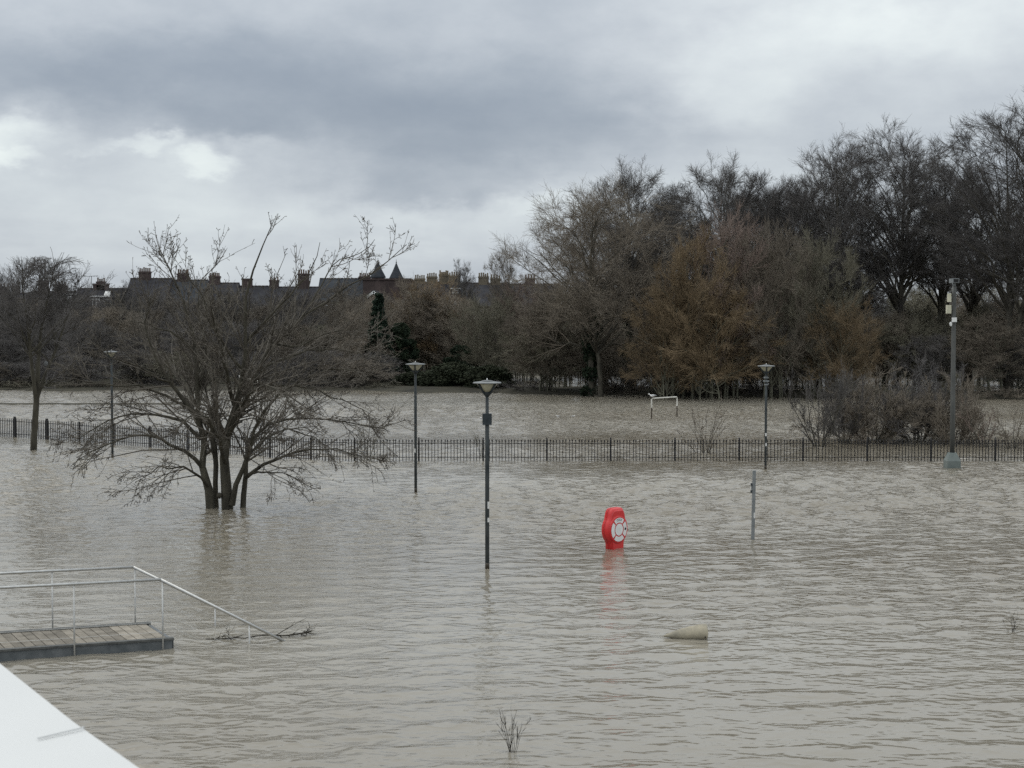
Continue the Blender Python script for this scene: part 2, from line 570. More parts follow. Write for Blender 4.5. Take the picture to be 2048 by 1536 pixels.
def build_water():
    xs = np.linspace(-47, 47, 520)
    ys = [11.0]
    while ys[-1] < 124:
        ys.append(ys[-1] + float(np.interp(ys[-1], [15, 60, 115], [0.08, 0.15, 0.22])))
    ys = np.array(ys)
    X, Y = np.meshgrid(xs, ys)
    Z, DX, DY, gust = wave_field(X, Y)
    e = np.clip((47 - np.abs(X)) / 3, 0, 1) * np.clip((Y - 11) / 2, 0, 1) * np.clip((124 - Y) / 3, 0, 1)
    V = np.stack([X + DX * e, Y + DY * e, Z * e], -1).reshape(-1, 3)
    nx, ny = len(xs), len(ys)
    i = np.arange(nx - 1)[None, :] + nx * np.arange(ny - 1)[:, None]
    Q = [np.stack([i, i + 1, i + nx + 1, i + nx], -1).reshape(-1, 4)]
    # calm outskirts round the chop
    x0, x1, y0, y1 = -47, 47, ys[0], ys[-1]
    O = np.array([(-700, -120, 0), (700, -120, 0), (700, 260, 0), (-700, 260, 0), (x0, y0, 0), (x1, y0, 0), (x1, y1, 0), (x0, y1, 0)], float)
    n = len(V)
    Q.append(np.array([(0, 1, 5, 4), (1, 2, 6, 5), (2, 3, 7, 6), (3, 0, 4, 7)]) + n)
    me = np_mesh('water', np.vstack([V, O]), np.vstack(Q))
    at = me.attributes.new('gust', 'FLOAT', 'POINT')
    at.data.foreach_set('value', np.r_[gust.ravel(), np.ones(8)].astype(np.float32))
    o = link('water', me, None, M['water'])
    tag(o, kind='structure')


build_ground()
build_water()

# ------------------------------------------------------------------ bare trees: vectorised branch growth
def resample(pts, K):
    """Catmull-Rom through the points, K even samples"""
    p = np.array(pts, float)
    p = np.vstack([2 * p[0] - p[1], p, 2 * p[-1] - p[-2]])
    out = []
    for i in range(1, len(p) - 2):
        for t in np.linspace(0, 1, 12, endpoint=False):
            a, b, c, d = p[i - 1:i + 3]
            out.append(0.5 * (2 * b + (c - a) * t + (2 * a - 5 * b + 4 * c - d) * t * t + (3 * b - a - 3 * c + d) * t ** 3))
    out.append(p[-2])
    out = np.array(out)
    s = np.r_[0, np.cumsum(np.linalg.norm(np.diff(out, axis=0), axis=1))]
    q = np.linspace(0, s[-1], K)
    return np.stack([np.interp(q, s, out[:, k]) for k in range(out.shape[1])], 1)


def nrm(a):
    return a / (np.linalg.norm(a, axis=-1, keepdims=True) + 1e-9)


def tube_arrays(P, R, sides):
    n, k, _ = P.shape
    T = np.empty_like(P)
    T[:, 1:-1] = P[:, 2:] - P[:, :-2]
    T[:, 0] = P[:, 1] - P[:, 0]
    T[:, -1] = P[:, -1] - P[:, -2]
    T = nrm(T)
    mean = nrm(P[:, -1] - P[:, 0])
    ref = np.where(np.abs(mean[:, 2:3]) < 0.8, np.array([[0, 0, 1.0]]), np.array([[1.0, 0, 0]]))
    A = nrm(np.cross(T, ref[:, None, :]))
    B = np.cross(T, A)
    q = np.arange(sides) * 2 * math.pi / sides
    V = P[:, :, None, :] + R[:, :, None, None] * (np.cos(q)[None, None, :, None] * A[:, :, None, :] + np.sin(q)[None, None, :, None] * B[:, :, None, :])
    base = (np.arange(n)[:, None, None] * k + np.arange(k - 1)[None, :, None]) * sides
    j = np.arange(sides)[None, None, :]
    j2 = (j + 1) % sides
    Q = np.stack([base + j, base + j2, base + sides + j2, base + sides + j], -1)
    return V.reshape(-1, 3), Q.reshape(-1, 4)


def tubes_mesh(name, sets):
    Vs, Qs, off = [], [], 0
    for (P, R, sides) in sets:
        if len(P) == 0: continue
        V, Q = tube_arrays(P, R, sides)
        Vs.append(V); Qs.append(Q + off); off += len(V)
    return np_mesh(name, np.vstack(Vs), np.vstack(Qs))


def lens(P):
    return np.linalg.norm(np.diff(P, axis=1), axis=2).sum(1)


def children(rng, P, R, count, t0, t1, ang, asd, lratio, lsd, K, up=0.0, wob=0.1, rr=0.6, rmin=0.006, taper=0.8,
             lfall=0.5, absolute=None, tip=None, flat=None):
    n, k, _ = P.shape
    if np.ndim(count) == 0:
        cnt = rng.poisson(count, n) if count < 3 else np.maximum(1, (count + rng.normal(0, count * 0.2, n)).round().astype(int))
    else:
        cnt = count
    idx = np.repeat(np.arange(n), cnt)
    m = len(idx)
    t = rng.uniform(t0, t1, m)
    f = t * (k - 1)
    i = np.minimum(f.astype(int), k - 2)
    w = (f - i)[:, None]
    pos = P[idx, i] * (1 - w) + P[idx, i + 1] * w
    tan = nrm(P[idx, i + 1] - P[idx, i])
    rad = R[idx, i] * (1 - w[:, 0]) + R[idx, i + 1] * w[:, 0]
    rnd = rng.normal(size=(m, 3))
    if flat is not None: rnd[:, 2] *= flat
    perp = nrm(rnd - (rnd * tan).sum(1, keepdims=True) * tan)
    a = np.radians(rng.normal(ang, asd, m))[:, None]
    d = np.cos(a) * tan + np.sin(a) * perp
    L = (absolute if absolute is not None else lens(P)[idx] * lratio) * (1 - lfall * t) * np.exp(rng.normal(0, lsd, m))
    out = np.empty((m, K, 3))
    out[:, 0] = pos
    for q in range(1, K):
        d = d + wob * rng.normal(size=(m, 3))
        d[:, 2] += up
        d = nrm(d)
        out[:, q] = out[:, q - 1] + d * (L / (K - 1))[:, None]
    r0 = np.maximum(rad * rr, rmin)
    s = np.linspace(0, 1, K)[None, :]
    r = np.maximum(r0[:, None] * (1 - taper * s), rmin * 0.55)
    if tip is not None:
        r = np.maximum(r, 0) * (1 - s) + tip * s
    return out, r


def make_tall(seed, Ht=18.0, W=10.0, fork=0.28, low=0.35, limbs=42, n2=9, n3=7, n4=8, stems=1, ang=31, rmin=0.0092, wob=0.075, droop=0.0, curl=0.04):
    """domed bare crown: limbs fan from the trunk to points spread over an egg-shaped envelope"""
    rng = np.random.default_rng(seed)
    K = 10
    zc, rz_, rx = Ht * (low + 1) / 2, Ht * (1 - low) / 2, W / 2
    T, TR, L, LR = [], [], [], []
    bases = [np.array([0, 0, 0.0])] + [np.r_[rng.normal(0, 0.05 * W, 2), 0] for _ in range(stems - 1)]
    tops = []
    for j, b0 in enumerate(bases):
        az = rng.uniform(0, 6.28)
        off = (0.03 if stems == 1 else 0.16) * W
        top = np.array([off * math.cos(az), off * math.sin(az), Ht * rng.uniform(0.80, 0.90)])
        mid = b0 * 0.6 + top * 0.35; mid[2] = Ht * 0.38
        pts = resample([b0, b0 * 0.9 + top * [0.06, 0.06, 0.2] , mid + np.r_[rng.normal(0, 0.02 * W, 2), 0], top], K)
        T.append(pts); TR.append(np.linspace(1, 0.1, K) ** 1.15 * Ht * 0.0205 / math.sqrt(stems) * rng.uniform(0.9, 1.15))
    T, TR = np.array(T), np.array(TR)
    ga = math.pi * (3 - math.sqrt(5))
    for i in range(limbs):
        h = 1 - 1.75 * (i + 0.5) / limbs           # from the crown top down past its waist
        az = i * ga + rng.normal(0, 0.25)
        r = math.sqrt(max(0.02, 1 - h * h))
        sc = rng.uniform(0.72, 0.98)
        end = np.array([rx * r * math.cos(az) * sc, rx * r * math.sin(az) * sc, zc + rz_ * h * (sc if h > 0 else 1)])
        j = rng.integers(len(T))
        # leave the trunk well below the end point
        zs = np.clip(end[2] - (0.25 + 0.55 * r) * rz_ * rng.uniform(0.9, 1.5), Ht * fork * rng.uniform(0.85, 1.3), Ht * 0.8)
        k = np.interp(zs, T[j, :, 2], np.arange(K))
        k0 = min(int(k), K - 2)
        st = T[j, k0] * (1 - (k - k0)) + T[j, k0 + 1] * (k - k0)
        d = end - st
        c1 = st + d * [0.28, 0.28, 0.42] + rng.normal(0, 0.02 * W, 3)
        c2 = st + d * [0.66, 0.66, 0.78] + rng.normal(0, 0.025 * W, 3)
        L.append(resample([st, c1, c2, end], K))
        r0 = np.interp(zs, T[j, :, 2], TR[j]) * rng.uniform(0.45, 0.65)
        LR.append(np.linspace(1, 0.16, K) * max(r0, 0.050))
    P1, R1 = np.array(L), np.array(LR)
    P1 = P1 + np.cumsum(rng.normal(0, 0.006 * W, P1.shape), axis=1) * (np.arange(K) > 0)[None, :, None]
    A, B = np.vstack([P1, T]), np.vstack([R1, TR * 0.5])
    P2, R2 = children(rng, A, B, n2, 0.28, 1.0, ang + 4, 10, 0, 0.28, 6, up=curl, wob=wob, rr=0.6, rmin=0.016, lfall=0.35, absolute=W * 0.19)
    P3, R3 = children(rng, P2, R2, n3, 0.15, 1.0, ang, 11, 0, 0.28, 4, up=curl - droop, wob=wob * 1.2, rr=0.62, rmin=rmin, lfall=0.4, absolute=W * 0.095)
    P4, R4 = children(rng, P3, R3, n4, 0.12, 1.0, ang, 12, 0, 0.28, 2, up=curl - droop, wob=wob * 1.3, rr=0.65, rmin=rmin * 0.78, lfall=0.3, absolute=W * 0.052)
    allp = P4.reshape(-1, 3)
    kw = W / 2 / np.percentile(np.abs(allp[:, :2]), 97.5)
    sc = np.array([kw, kw, Ht / np.percentile(allp[:, 2], 99.5)])
    for Q in (T, P1, P2, P3, P4): Q *= sc
    tr = tubes_mesh('trunk', [(T, TR, 9), (P1, R1, 6)])
    cr = tubes_mesh('crown', [(P2, R2, 4), (P3, R3, 3), (P4, R4, 3)])
    return dict(trunk=tr, crown=cr, h=Ht, w=W)


def make_whip(seed, Ht=9.0, W=6.0, stems=18, n2=12, n3=9, n4=6, spread=28, up=0.10, rmin=0.010, wob=0.10, r2=0.013):
    """many-stemmed willow or scrub: fine upright whips"""
    rng = np.random.default_rng(seed)
    n = stems
    az = rng.uniform(0, 2 * math.pi, n)
    tilt = np.radians(np.abs(rng.normal(spread, spread * 0.5, n)))
    d = np.stack([np.sin(tilt) * np.cos(az), np.sin(tilt) * np.sin(az), np.cos(tilt)], 1)
    L = Ht * rng.uniform(0.62, 0.95, n)
    K = 8
    P = np.empty((n, K, 3))
    P[:, 0] = np.stack([np.cos(az), np.sin(az), 0 * az], 1) * rng.uniform(0.0, 0.08, n)[:, None] * W
    for q in range(1, K):
        d = nrm(d + wob * rng.normal(size=(n, 3)) + np.array([0, 0, 0.03]))
        P[:, q] = P[:, q - 1] + d * (L / (K - 1))[:, None]
    R = np.linspace(1, 0.15, K)[None, :] * (Ht * 0.009 * rng.uniform(0.6, 1.3, n))[:, None]
    P2, R2 = children(rng, P, R, n2, 0.15, 1.0, 34, 13, 0.34, 0.3, 6, up=up, wob=0.12, rr=0.6, rmin=r2, lfall=0.5)
    P3, R3 = children(rng, P2, R2, n3, 0.1, 1.0, 32, 12, 0.45, 0.3, 4, up=up, wob=0.13, rr=0.6, rmin=rmin, lfall=0.4)
    P4, R4 = children(rng, P3, R3, n4, 0.1, 1.0, 30, 12, 0.55, 0.3, 2, up=up, wob=0.14, rr=0.65, rmin=rmin * 0.8, lfall=0.3)
    # scale so that the thing has the wanted height and width
    allp = np.vstack([Q.reshape(-1, 3) for Q in (P2, P3, P4)])
    kw = W / 2 / np.percentile(np.abs(allp[:, :2]), 96)
    s = np.array([kw, kw, Ht / np.percentile(allp[:, 2], 98.5)])
    for Q in (P, P2, P3, P4): Q *= s
    tr = tubes_mesh('stems', [(P, R, 6)])
    cr = tubes_mesh('twigs', [(P2, R2, 4), (P3, R3, 3), (P4, R4, 3)])
    return dict(trunk=tr, crown=cr, h=Ht, w=W)


def leaf_mesh(name, centres, radii, n, size, rng, shell=0.55, squash=1.0):
    """small folded leaves spread through clumps"""
    c = np.array(centres, float); r = np.array(radii, float)
    wt = r ** 2 / (r ** 2).sum()
    k = rng.choice(len(c), n, p=wt)
    d = nrm(rng.normal(size=(n, 3)))
    rad = r[k] * rng.uniform(shell, 1.0, n) ** 0.6 * rng.uniform(0.85, 1.1, n)
    pos = c[k] + d * rad[:, None] * np.array([1, 1, squash])
    a = nrm(rng.normal(size=(n, 3)) + d * 0.3)
    b = nrm(np.cross(a, rng.normal(size=(n, 3))))
    s = size * rng.uniform(0.6, 1.4, n)[:, None]
    V = np.stack([pos - a * s, pos + b * s * 0.55, pos + a * s, pos - b * s * 0.55], 1).reshape(-1, 3)
    Q = np.arange(n * 4).reshape(-1, 4)
    return np_mesh(name, V, Q, smooth=False)


def make_evergreen(seed, Ht, W, n=16000, size=0.16, cone=False, clumps=60):
    rng = np.random.default_rng(seed)
    cs, rs = [], []
    for i in range(clumps):
        h = rng.uniform(0.06, 1.0) ** (1.0 if not cone else 1.2)
        if cone:
            w = (1 - h) * 0.9 + 0.06
        else:
            w = math.sqrt(max(0.05, 1 - (max(h - 0.35, 0) / 0.65) ** 2)) * (0.75 + 0.25 * min(1, h / 0.3))
        q = rng.uniform(0, 2 * math.pi)
        rr = W * 0.5 * w * math.sqrt(rng.uniform(0.15, 1)) * 0.85
        rad = W * (0.05 if cone else 0.075) * rng.uniform(0.6, 1.5)
        cs.append((rr * math.cos(q), rr * math.sin(q), max(h * Ht - rad * 0.6, rad * 0.5)))
        rs.append(rad)
    cr = leaf_mesh('crown', cs, rs, n, size, rng, 0.35, 0.75)
    P = np.array([resample([(0, 0, 0), (0.05, 0, Ht * 0.5), (0, 0.03, Ht * 0.92)], 6)])
    R = np.linspace(0.022, 0.004, 6)[None] * Ht
    P2, R2 = children(rng, P, R, 26, 0.08, 0.95, 65, 12, 0.3, 0.2, 4, up=0.03, wob=0.1, rr=0.4, rmin=0.02, lfall=0.7)
    tr = tubes_mesh('trunk', [(P, R, 7), (P2, R2, 4)])
    return dict(trunk=tr, crown=cr, h=Ht, w=W)


def plant(var, name, px, Y, top=None, height=None, width_px=None, width=None, rz=0.0, bark='bark', twig='twig_grey', label='', cat='tree',
          group=None, parts=('trunk', 'crown'), z0=None, thick=1.0):
    x = x_at(px, Y)
    zg = float(ground_height(np.array(x), np.array(Y)))
    zb = (min(zg, 0.3) - 0.15) if z0 is None else z0
    if height is None:
        height = z_at(top, Y) - zb
    sz = height / var['h']
    if width is None:
        width = width_px / F * Y if width_px else var['w'] * sz
    sw = width / var['w']
    root = empty(name, (x, Y, zb), rz)
    root.scale = (sw, sw, sz)
    tag(root, label, cat, group)
    link(parts[0], var['trunk'], root, M[bark])
    link(parts[1], var['crown'], root, M[twig])
    return root


# ------------------------------------------------------------------ houses beyond the park
def chimney(parent, x, y, w, d, z0, z1, mat, pots, potmat, rng):
    c = empty('chimney', (0, 0, 0), 0, parent)
    c2 = MB().box(x - w / 2, x + w / 2, y - d / 2, y + d / 2, z0, z1 - 0.22)
    c2.box(x - w / 2 - 0.06, x + w / 2 + 0.06, y - d / 2 - 0.06, y + d / 2 + 0.06, z1 - 0.22, z1)
    bpy.data.objects.remove(c)
    st = c2.build('chimney', mat, parent)
    for i in range(pots):
        px = x + (i - (pots - 1) / 2) * (w - 0.25) / max(pots - 1, 1)
        h = rng.uniform(0.35, 0.6)
        MB().lathe([(0.11, 0), (0.095, h * 0.75), (0.12, h * 0.8), (0.10, h)], 8, (px, y, z1)).build('chimney_pot', potmat, st)


def sash(parent, x, z, w, h, yf, wall_y):
    f = MB()
    f.box(x - w / 2, x + w / 2, yf - 0.05, yf, z, z + 0.10)
    f.box(x - w / 2, x + w / 2, yf - 0.05, yf, z + h - 0.10, z + h)
    f.box(x - w / 2, x - w / 2 + 0.10, yf - 0.05, yf, z + 0.10, z + h - 0.10)
    f.box(x + w / 2 - 0.10, x + w / 2, yf - 0.05, yf, z + 0.10, z + h - 0.10)
    f.box(x - w / 2 + 0.10, x + w / 2 - 0.10, yf - 0.04, yf, z + h / 2 - 0.04, z + h / 2 + 0.04)
    f.box(x - 0.03, x + 0.03, yf - 0.045, yf - 0.002, z + 0.10, z + h / 2 - 0.04)
    f.box(x - 0.03, x + 0.03, yf - 0.045, yf - 0.002, z + h / 2 + 0.04, z + h - 0.10)
    w_ = f.build('window', M['white'], parent)
    MB().box(x - w / 2 + 0.10, x + w / 2 - 0.10, yf - 0.012, yf - 0.008, z + 0.1, z + h - 0.1).build('pane', M['glass'], w_)


def house(px0, px1, ridge_y, Y, chimneys, label, wall='brick', roof='slate', pots='pot', eave_drop=3.0, depth=8.0, win=True, seed=0,
          dormer=None, rooflight=None, aerials=(), name='terraced_house'):
    rng = np.random.default_rng(seed + 77)
    x0, x1 = x_at(px0, Y), x_at(px1, Y)
    cx, w = (x0 + x1) / 2, x1 - x0
    zg = 0.9
    zr = z_at(ridge_y, Y) - zg
    ze = zr - eave_drop
    root = empty(name, (cx, Y, zg))
    tag(root, label, 'house', 'terraced houses beyond the park')
    hw, hd = w / 2, depth / 2
    g = 0.01
    wl = MB()
    vs = [(-hw + g, -hd, 0), (hw - g, -hd, 0), (hw - g, hd, 0), (-hw + g, hd, 0),
          (-hw + g, -hd, ze), (hw - g, -hd, ze), (hw - g, hd, ze), (-hw + g, hd, ze), (-hw + g, 0, zr - 0.15), (hw - g, 0, zr - 0.15)]
    wl.add(vs, [(0, 1, 5, 4), (2, 3, 7, 6), (1, 2, 6, 9, 5), (3, 0, 4, 8, 7)])
    wl.build('wall', M[wall], root)
    r = MB()
    ov = 0.25
    k = (zr - ze) / hd
    for s in (-1, 1):
        a = [(-hw, s * (hd + ov), ze - k * ov), (hw, s * (hd + ov), ze - k * ov), (hw, 0, zr), (-hw, 0, zr)]
        b = [(p[0], p[1], p[2] - 0.14) for p in a]
        vs = a + b
        fs = [(0, 1, 2, 3), (7, 6, 5, 4), (0, 4, 5, 1), (1, 5, 6, 2), (2, 6, 7, 3), (3, 7, 4, 0)]
        r.add(vs, fs if s < 0 else [f[::-1] for f in fs])
    rf = r.build('roof', M[roof], root)
    rg = MB()
    for i in range(int(w / 0.45)):
        xx = -hw + 0.02 + i * w / int(w / 0.45)
        rg.obox((xx + 0.21, 0, zr + 0.03), (0.205, 0, 0), (0, 0.12, 0), (0, 0, 0.05))
    rg.build('ridge', M['brick'], rf)
    gt = MB().box(-hw, hw, -hd - ov - 0.12, -hd - ov - 0.01, ze - k * ov - 0.14, ze - k * ov - 0.02)
    gt.build('gutter', M['black'], root)
    for (cpx, cy, wp, n) in chimneys:
        chimney(root, x_at(cpx, Y) - cx, 0.0, wp / F * Y, 0.7, zr - 0.6, z_at(cy, Y) - zg, M[wall], n, M[pots], rng)
    if win:
        nw = max(1, int(w // 2.6))
        for i in range(nw):
            xx = -hw + (i + 0.5) * w / nw
            sash(root, xx, ze - 2.3, 1.0, 1.6, -hd - 0.003, -hd)
            sash(root, xx, ze - 5.4, 1.0, 1.7, -hd - 0.003, -hd)
    if dormer:
        (dx, dy, wpx, hpx, flat) = dormer
        xx = x_at(dx, Y) - cx
        zt = z_at(dy, Y) - zg
        ww, hh = wpx / F * Y, hpx / F * Y
        yf = -hd * (zr - (zt - hh)) / (zr - ze) - 0.3
        d = MB().box(xx - ww / 2, xx + ww / 2, yf, -0.5, zt - hh, zt)
        dm = d.build('dormer', M['slate'], root)
        MB().box(xx - ww / 2 - 0.15, xx + ww / 2 + 0.15, yf - 0.2, -0.4, zt + 0.003, zt + 0.16).build('fascia', M['white'], dm)
        nwin = max(1, int(ww / 1.2))
        for i in range(nwin):
            wx = xx - ww / 2 + (i + 0.5) * ww / nwin
            fw, fh = min(1.0, ww / nwin * 0.8), hh * 0.75
            f = MB()
            f.box(wx - fw / 2, wx + fw / 2, yf - 0.06, yf - 0.003, zt - hh * 0.9, zt - hh * 0.9 + 0.12)
            f.box(wx - fw / 2, wx + fw / 2, yf - 0.06, yf - 0.003, zt - hh * 0.9 + fh - 0.1, zt - hh * 0.9 + fh)
            for sx in (wx - fw / 2, wx - 0.05, wx + fw / 2 - 0.1):
                f.box(sx, sx + 0.1, yf - 0.058, yf - 0.004, zt - hh * 0.9 + 0.12, zt - hh * 0.9 + fh - 0.1)
            f.build('window_frame', M['white'], dm)
            MB().box(wx - fw / 2 + .05, wx + fw / 2 - .05, yf - 0.03, yf - 0.02, zt - hh * .88, zt - hh * .9 + fh - .05).build('pane', M['glass'], dm)
    if rooflight:
        for (rx, ry) in rooflight:
            zt = z_at(ry, Y) - zg
            yy = -hd * (zr - zt) / (zr - ze)
            n = np.array([0, -k, 1]) / math.hypot(1, k)
            u = np.array([0, -1, -k]) / math.hypot(1, k)
            c = np.array([x_at(rx, Y) - cx, yy, zt]) + n * 0.05
            MB().obox(c, (0.4, 0, 0), u * 0.5, n * 0.06).build('rooflight', M['white'], root)
    for (ax, ay) in aerials:
        xx = x_at(ax, Y) - cx
        zt = z_at(ay, Y) - zg
        a = MB().tube([(xx, 0, zr - 0.2), (xx, 0, zt)], 0.04, 5)
        a.tube([(xx - 0.9, 0, zt - 0.06), (xx + 0.9, 0, zt + 0.02)], 0.03, 4)
        for i in range(5):
            q = xx - 0.8 + i * 0.38
            a.tube([(q, -0.25, zt - 0.05), (q, 0.25, zt - 0.05)], 0.022, 4)
        a.build('aerial', M['galv_dark'], root)
    return root


def build_houses():
    Y = 205.0
    house(-70, 62, 586, Y, [(-30, 570, 20, 4), (10, 573, 18, 3), (32, 572, 15, 2)], 'low slate terraced house at the left edge with two small stacks', seed=1)
    house(62, 156, 583, Y, [(88, 561, 19, 4), (119, 569, 16, 3), (132, 571, 6, 1)], 'slate house with white dormer window behind the slim left tree', seed=2, dormer=(147, 590, 18, 16, True))
    house(156, 262, 577, Y, [(203, 567, 30, 0), (203, 563, 16, 4)], 'slate house with two television aerials and a long white dormer fascia', seed=3, dormer=(220, 595, 44, 22, True), aerials=[(159, 552), (184, 552)], rooflight=[(220, 588)])
    house(262, 345, 557, Y - 3, [(291, 543, 23, 6)], 'tall terrace house with broad red chimney stack at its left gable', seed=4)
    house(345, 418, 560, Y - 2, [(367, 547, 22, 6)], 'terrace house with dark six-pot stack behind the spreading tree', roof='slate_blue', seed=5)
    house(418, 480, 566, Y, [(430, 552, 21, 6)], 'narrow terrace house with six-pot stack behind the tall top shoots', seed=6)
    house(480, 545, 572, Y, [(495, 557, 20, 0)], 'terrace house with bare square potless red stack', seed=7)
    house(545, 640, 574, Y, [(549, 560, 18, 3), (608, 547, 22, 5)], 'terrace house with small stack and taller stack right of the tall shoots', seed=8)
    house(640, 736, 557, Y + 2, [(730, 553, 22, 6)], 'slate house with wide low stack just left of the twin turrets', roof='slate_blue', seed=9)
    house(826, 902, 564, Y + 1, [(840, 557, 20, 5), (864, 553, 20, 5), (888, 549, 19, 6)], 'buff stone house with three pale chimney stacks right of the turrets', wall='stone', pots='pot_buff', seed=10)
    house(902, 938, 566, Y, [(909, 551, 22, 5)], 'narrow house with one pale stack beside the orange willow top', wall='stone', pots='pot_buff', seed=11, dormer=(912, 579, 16, 9, True))
    house(938, 1015, 566, Y, [(967, 553, 20, 5), (991, 557, 20, 4)], 'house with twin buff stacks nearest the tall wood', wall='stone', pots='pot_buff', seed=12)
    house(1015, 1120, 568, Y, [(1060, 556, 20, 4)], 'house mostly hidden behind the red-twigged willow', seed=13)
    house(905, 942, 602, 188.0, [], 'small grey-roofed house with white bargeboards among the brown scrub', wall='render_wall', seed=14, depth=5, eave_drop=1.8, name='small_house', rooflight=[(916, 608)])
    # turreted building
    Y = 206.0
    cx = x_at(778, Y)
    zg = 0.9
    root = empty('turreted_building', (cx, Y, zg))
    tag(root, 'brick building with two pointed conical slate turrets', 'building')
    zt = z_at(562, Y) - zg
    hw = 46 / F * Y
    wl = MB().box(-hw, hw, -4, 4, 0, zt)
    wl.build('wall', M['brick'], root)
    MB().box(-hw - 0.15, hw + 0.15, -4.15, 4.15, zt + 0.003, zt + 0.25).build('parapet', M['brick'], root)
    for i in range(3):
        sash(root, -hw + (i + 0.5) * 2 * hw / 3, zt - 6.2, 0.9, 1.6, -4.003, -4)
    for (px, ya, yb, hp) in ((760.5, 525, 555, 15.2), (796.5, 528, 557, 13.8)):
        tx = x_at(px, Y) - cx
        r = hp / F * Y
        zb, za = z_at(yb, Y) - zg, z_at(ya, Y) - zg
        t = MB().lathe([(r * 0.86, 0.0), (r * 0.86, zb - 0.02)], 12, (tx, -3.2, 0)).build('turret', M['brick'], root)
        sp_ = MB().lathe([(r, zb - 0.15), (r * 1.0, zb), (r * 0.52, zb + (za - zb) * 0.46), (0.05, za), (0.04, za + 0.05)], 12, (tx, -3.2, 0)).build('spire', M['slate_blue'], t)
        MB().lathe([(0.04, za), (0.10, za + 0.12), (0.03, za + 0.2), (0.025, za + 0.5)], 6, (tx, -3.2, 0)).build('finial', M['black'], t)
    # white-trimmed gable seen over the conifer
    Y = 190.0
    gx = x_at(748, Y)
    root = empty('gabled_annexe', (gx, Y, 0.9))
    tag(root, 'brick gable with white bargeboards above the dark conifer', 'house')
    za, ze, hw = z_at(583, Y) - 0.9, z_at(592, Y) - 0.9, 12 / F * Y
    wl = MB()
    wl.add([(-hw, 0, 0), (hw, 0, 0), (hw, 0, ze), (0, 0, za), (-hw, 0, ze), (-hw, 5, 0), (hw, 5, 0), (hw, 5, ze), (0, 5, za), (-hw, 5, ze)],
           [(0, 1, 2, 3, 4), (1, 6, 7, 2), (5, 0, 4, 9), (9, 8, 7, 6, 5)])
    wl.build('wall', M['brick'], root)
    for s in (-1, 1):
        n = np.array([s * (za - ze), 0, hw]); n = n / np.linalg.norm(n)
        u = np.array([s * hw, 0, ze - za]); L = np.linalg.norm(u); u = u / L
        MB().obox(np.array([0, 2.4, za]) + u * (L / 2 + 0.1) + n * 0.10, u * (L / 2 + 0.12), (0, 2.75, 0), n * 0.08).build('roof_slope', M['slate'], root)
        MB().obox(np.array([0, -0.42, za]) + u * (L / 2 + 0.1) - n * 0.06, u * (L / 2 + 0.12), (0, 0.05, 0), n * 0.14).build('bargeboard', M['white'], root)


build_houses()

# ------------------------------------------------------------------ woods on the far bank
TA = make_tall(11, 18, 10, 0.34, 0.40, 50)
TB = make_tall(12, 18, 9, 0.30, 0.42, 46, stems=2)
TC = make_tall(13, 20, 10, 0.26, 0.30, 54, stems=3, ang=29)
TS = make_tall(14, 15, 12, 0.20, 0.22, 44, stems=2, ang=34, curl=0.03)
W1 = make_tall(21, 11, 8, 0.10, 0.14, 32, 10, 8, 6, stems=4, ang=26, curl=0.07, rmin=0.010)
W2 = make_tall(22, 9, 9, 0.08, 0.10, 32, 10, 8, 6, stems=5, ang=28, curl=0.03, rmin=0.010)
S1 = make_tall(23, 8, 6.5, 0.14, 0.20, 24, 10, 8, 5, stems=4, ang=36, curl=0.03, wob=0.16, rmin=0.012)
S2 = make_tall(24, 8, 7, 0.16, 0.24, 26, 10, 8, 5, stems=5, ang=38, curl=0.01, wob=0.18, rmin=0.012)
LS = make_whip(25, 2.4, 4.2, 26, 9, 7, 3, 48, up=0.05, wob=0.18, rmin=0.008)
EV = make_evergreen(31, 7, 6, 20000, 0.12, clumps=150)
EB = make_evergreen(32, 3, 5, 18000, 0.09, clumps=170)
CO = make_evergreen(33, 10, 5, 22000, 0.13, cone=True, clumps=300)


def ivy(root, var, h, seed, r=0.55):
    rng = np.random.default_rng(seed)
    cs, rs = [], []
    for i in range(26):
        z = rng.uniform(0.3, h)
        q = rng.uniform(0, 6.28)
        a = r * rng.uniform(0.1, 0.7)
        cs.append((a * math.cos(q), a * math.sin(q), z)); rs.append(r * rng.uniform(0.5, 0.9) * (1.15 - 0.4 * z / h))
    link('ivy', leaf_mesh('ivy', cs, rs, 5200, 0.11, rng, 0.3), root, M['leaf_dark'])


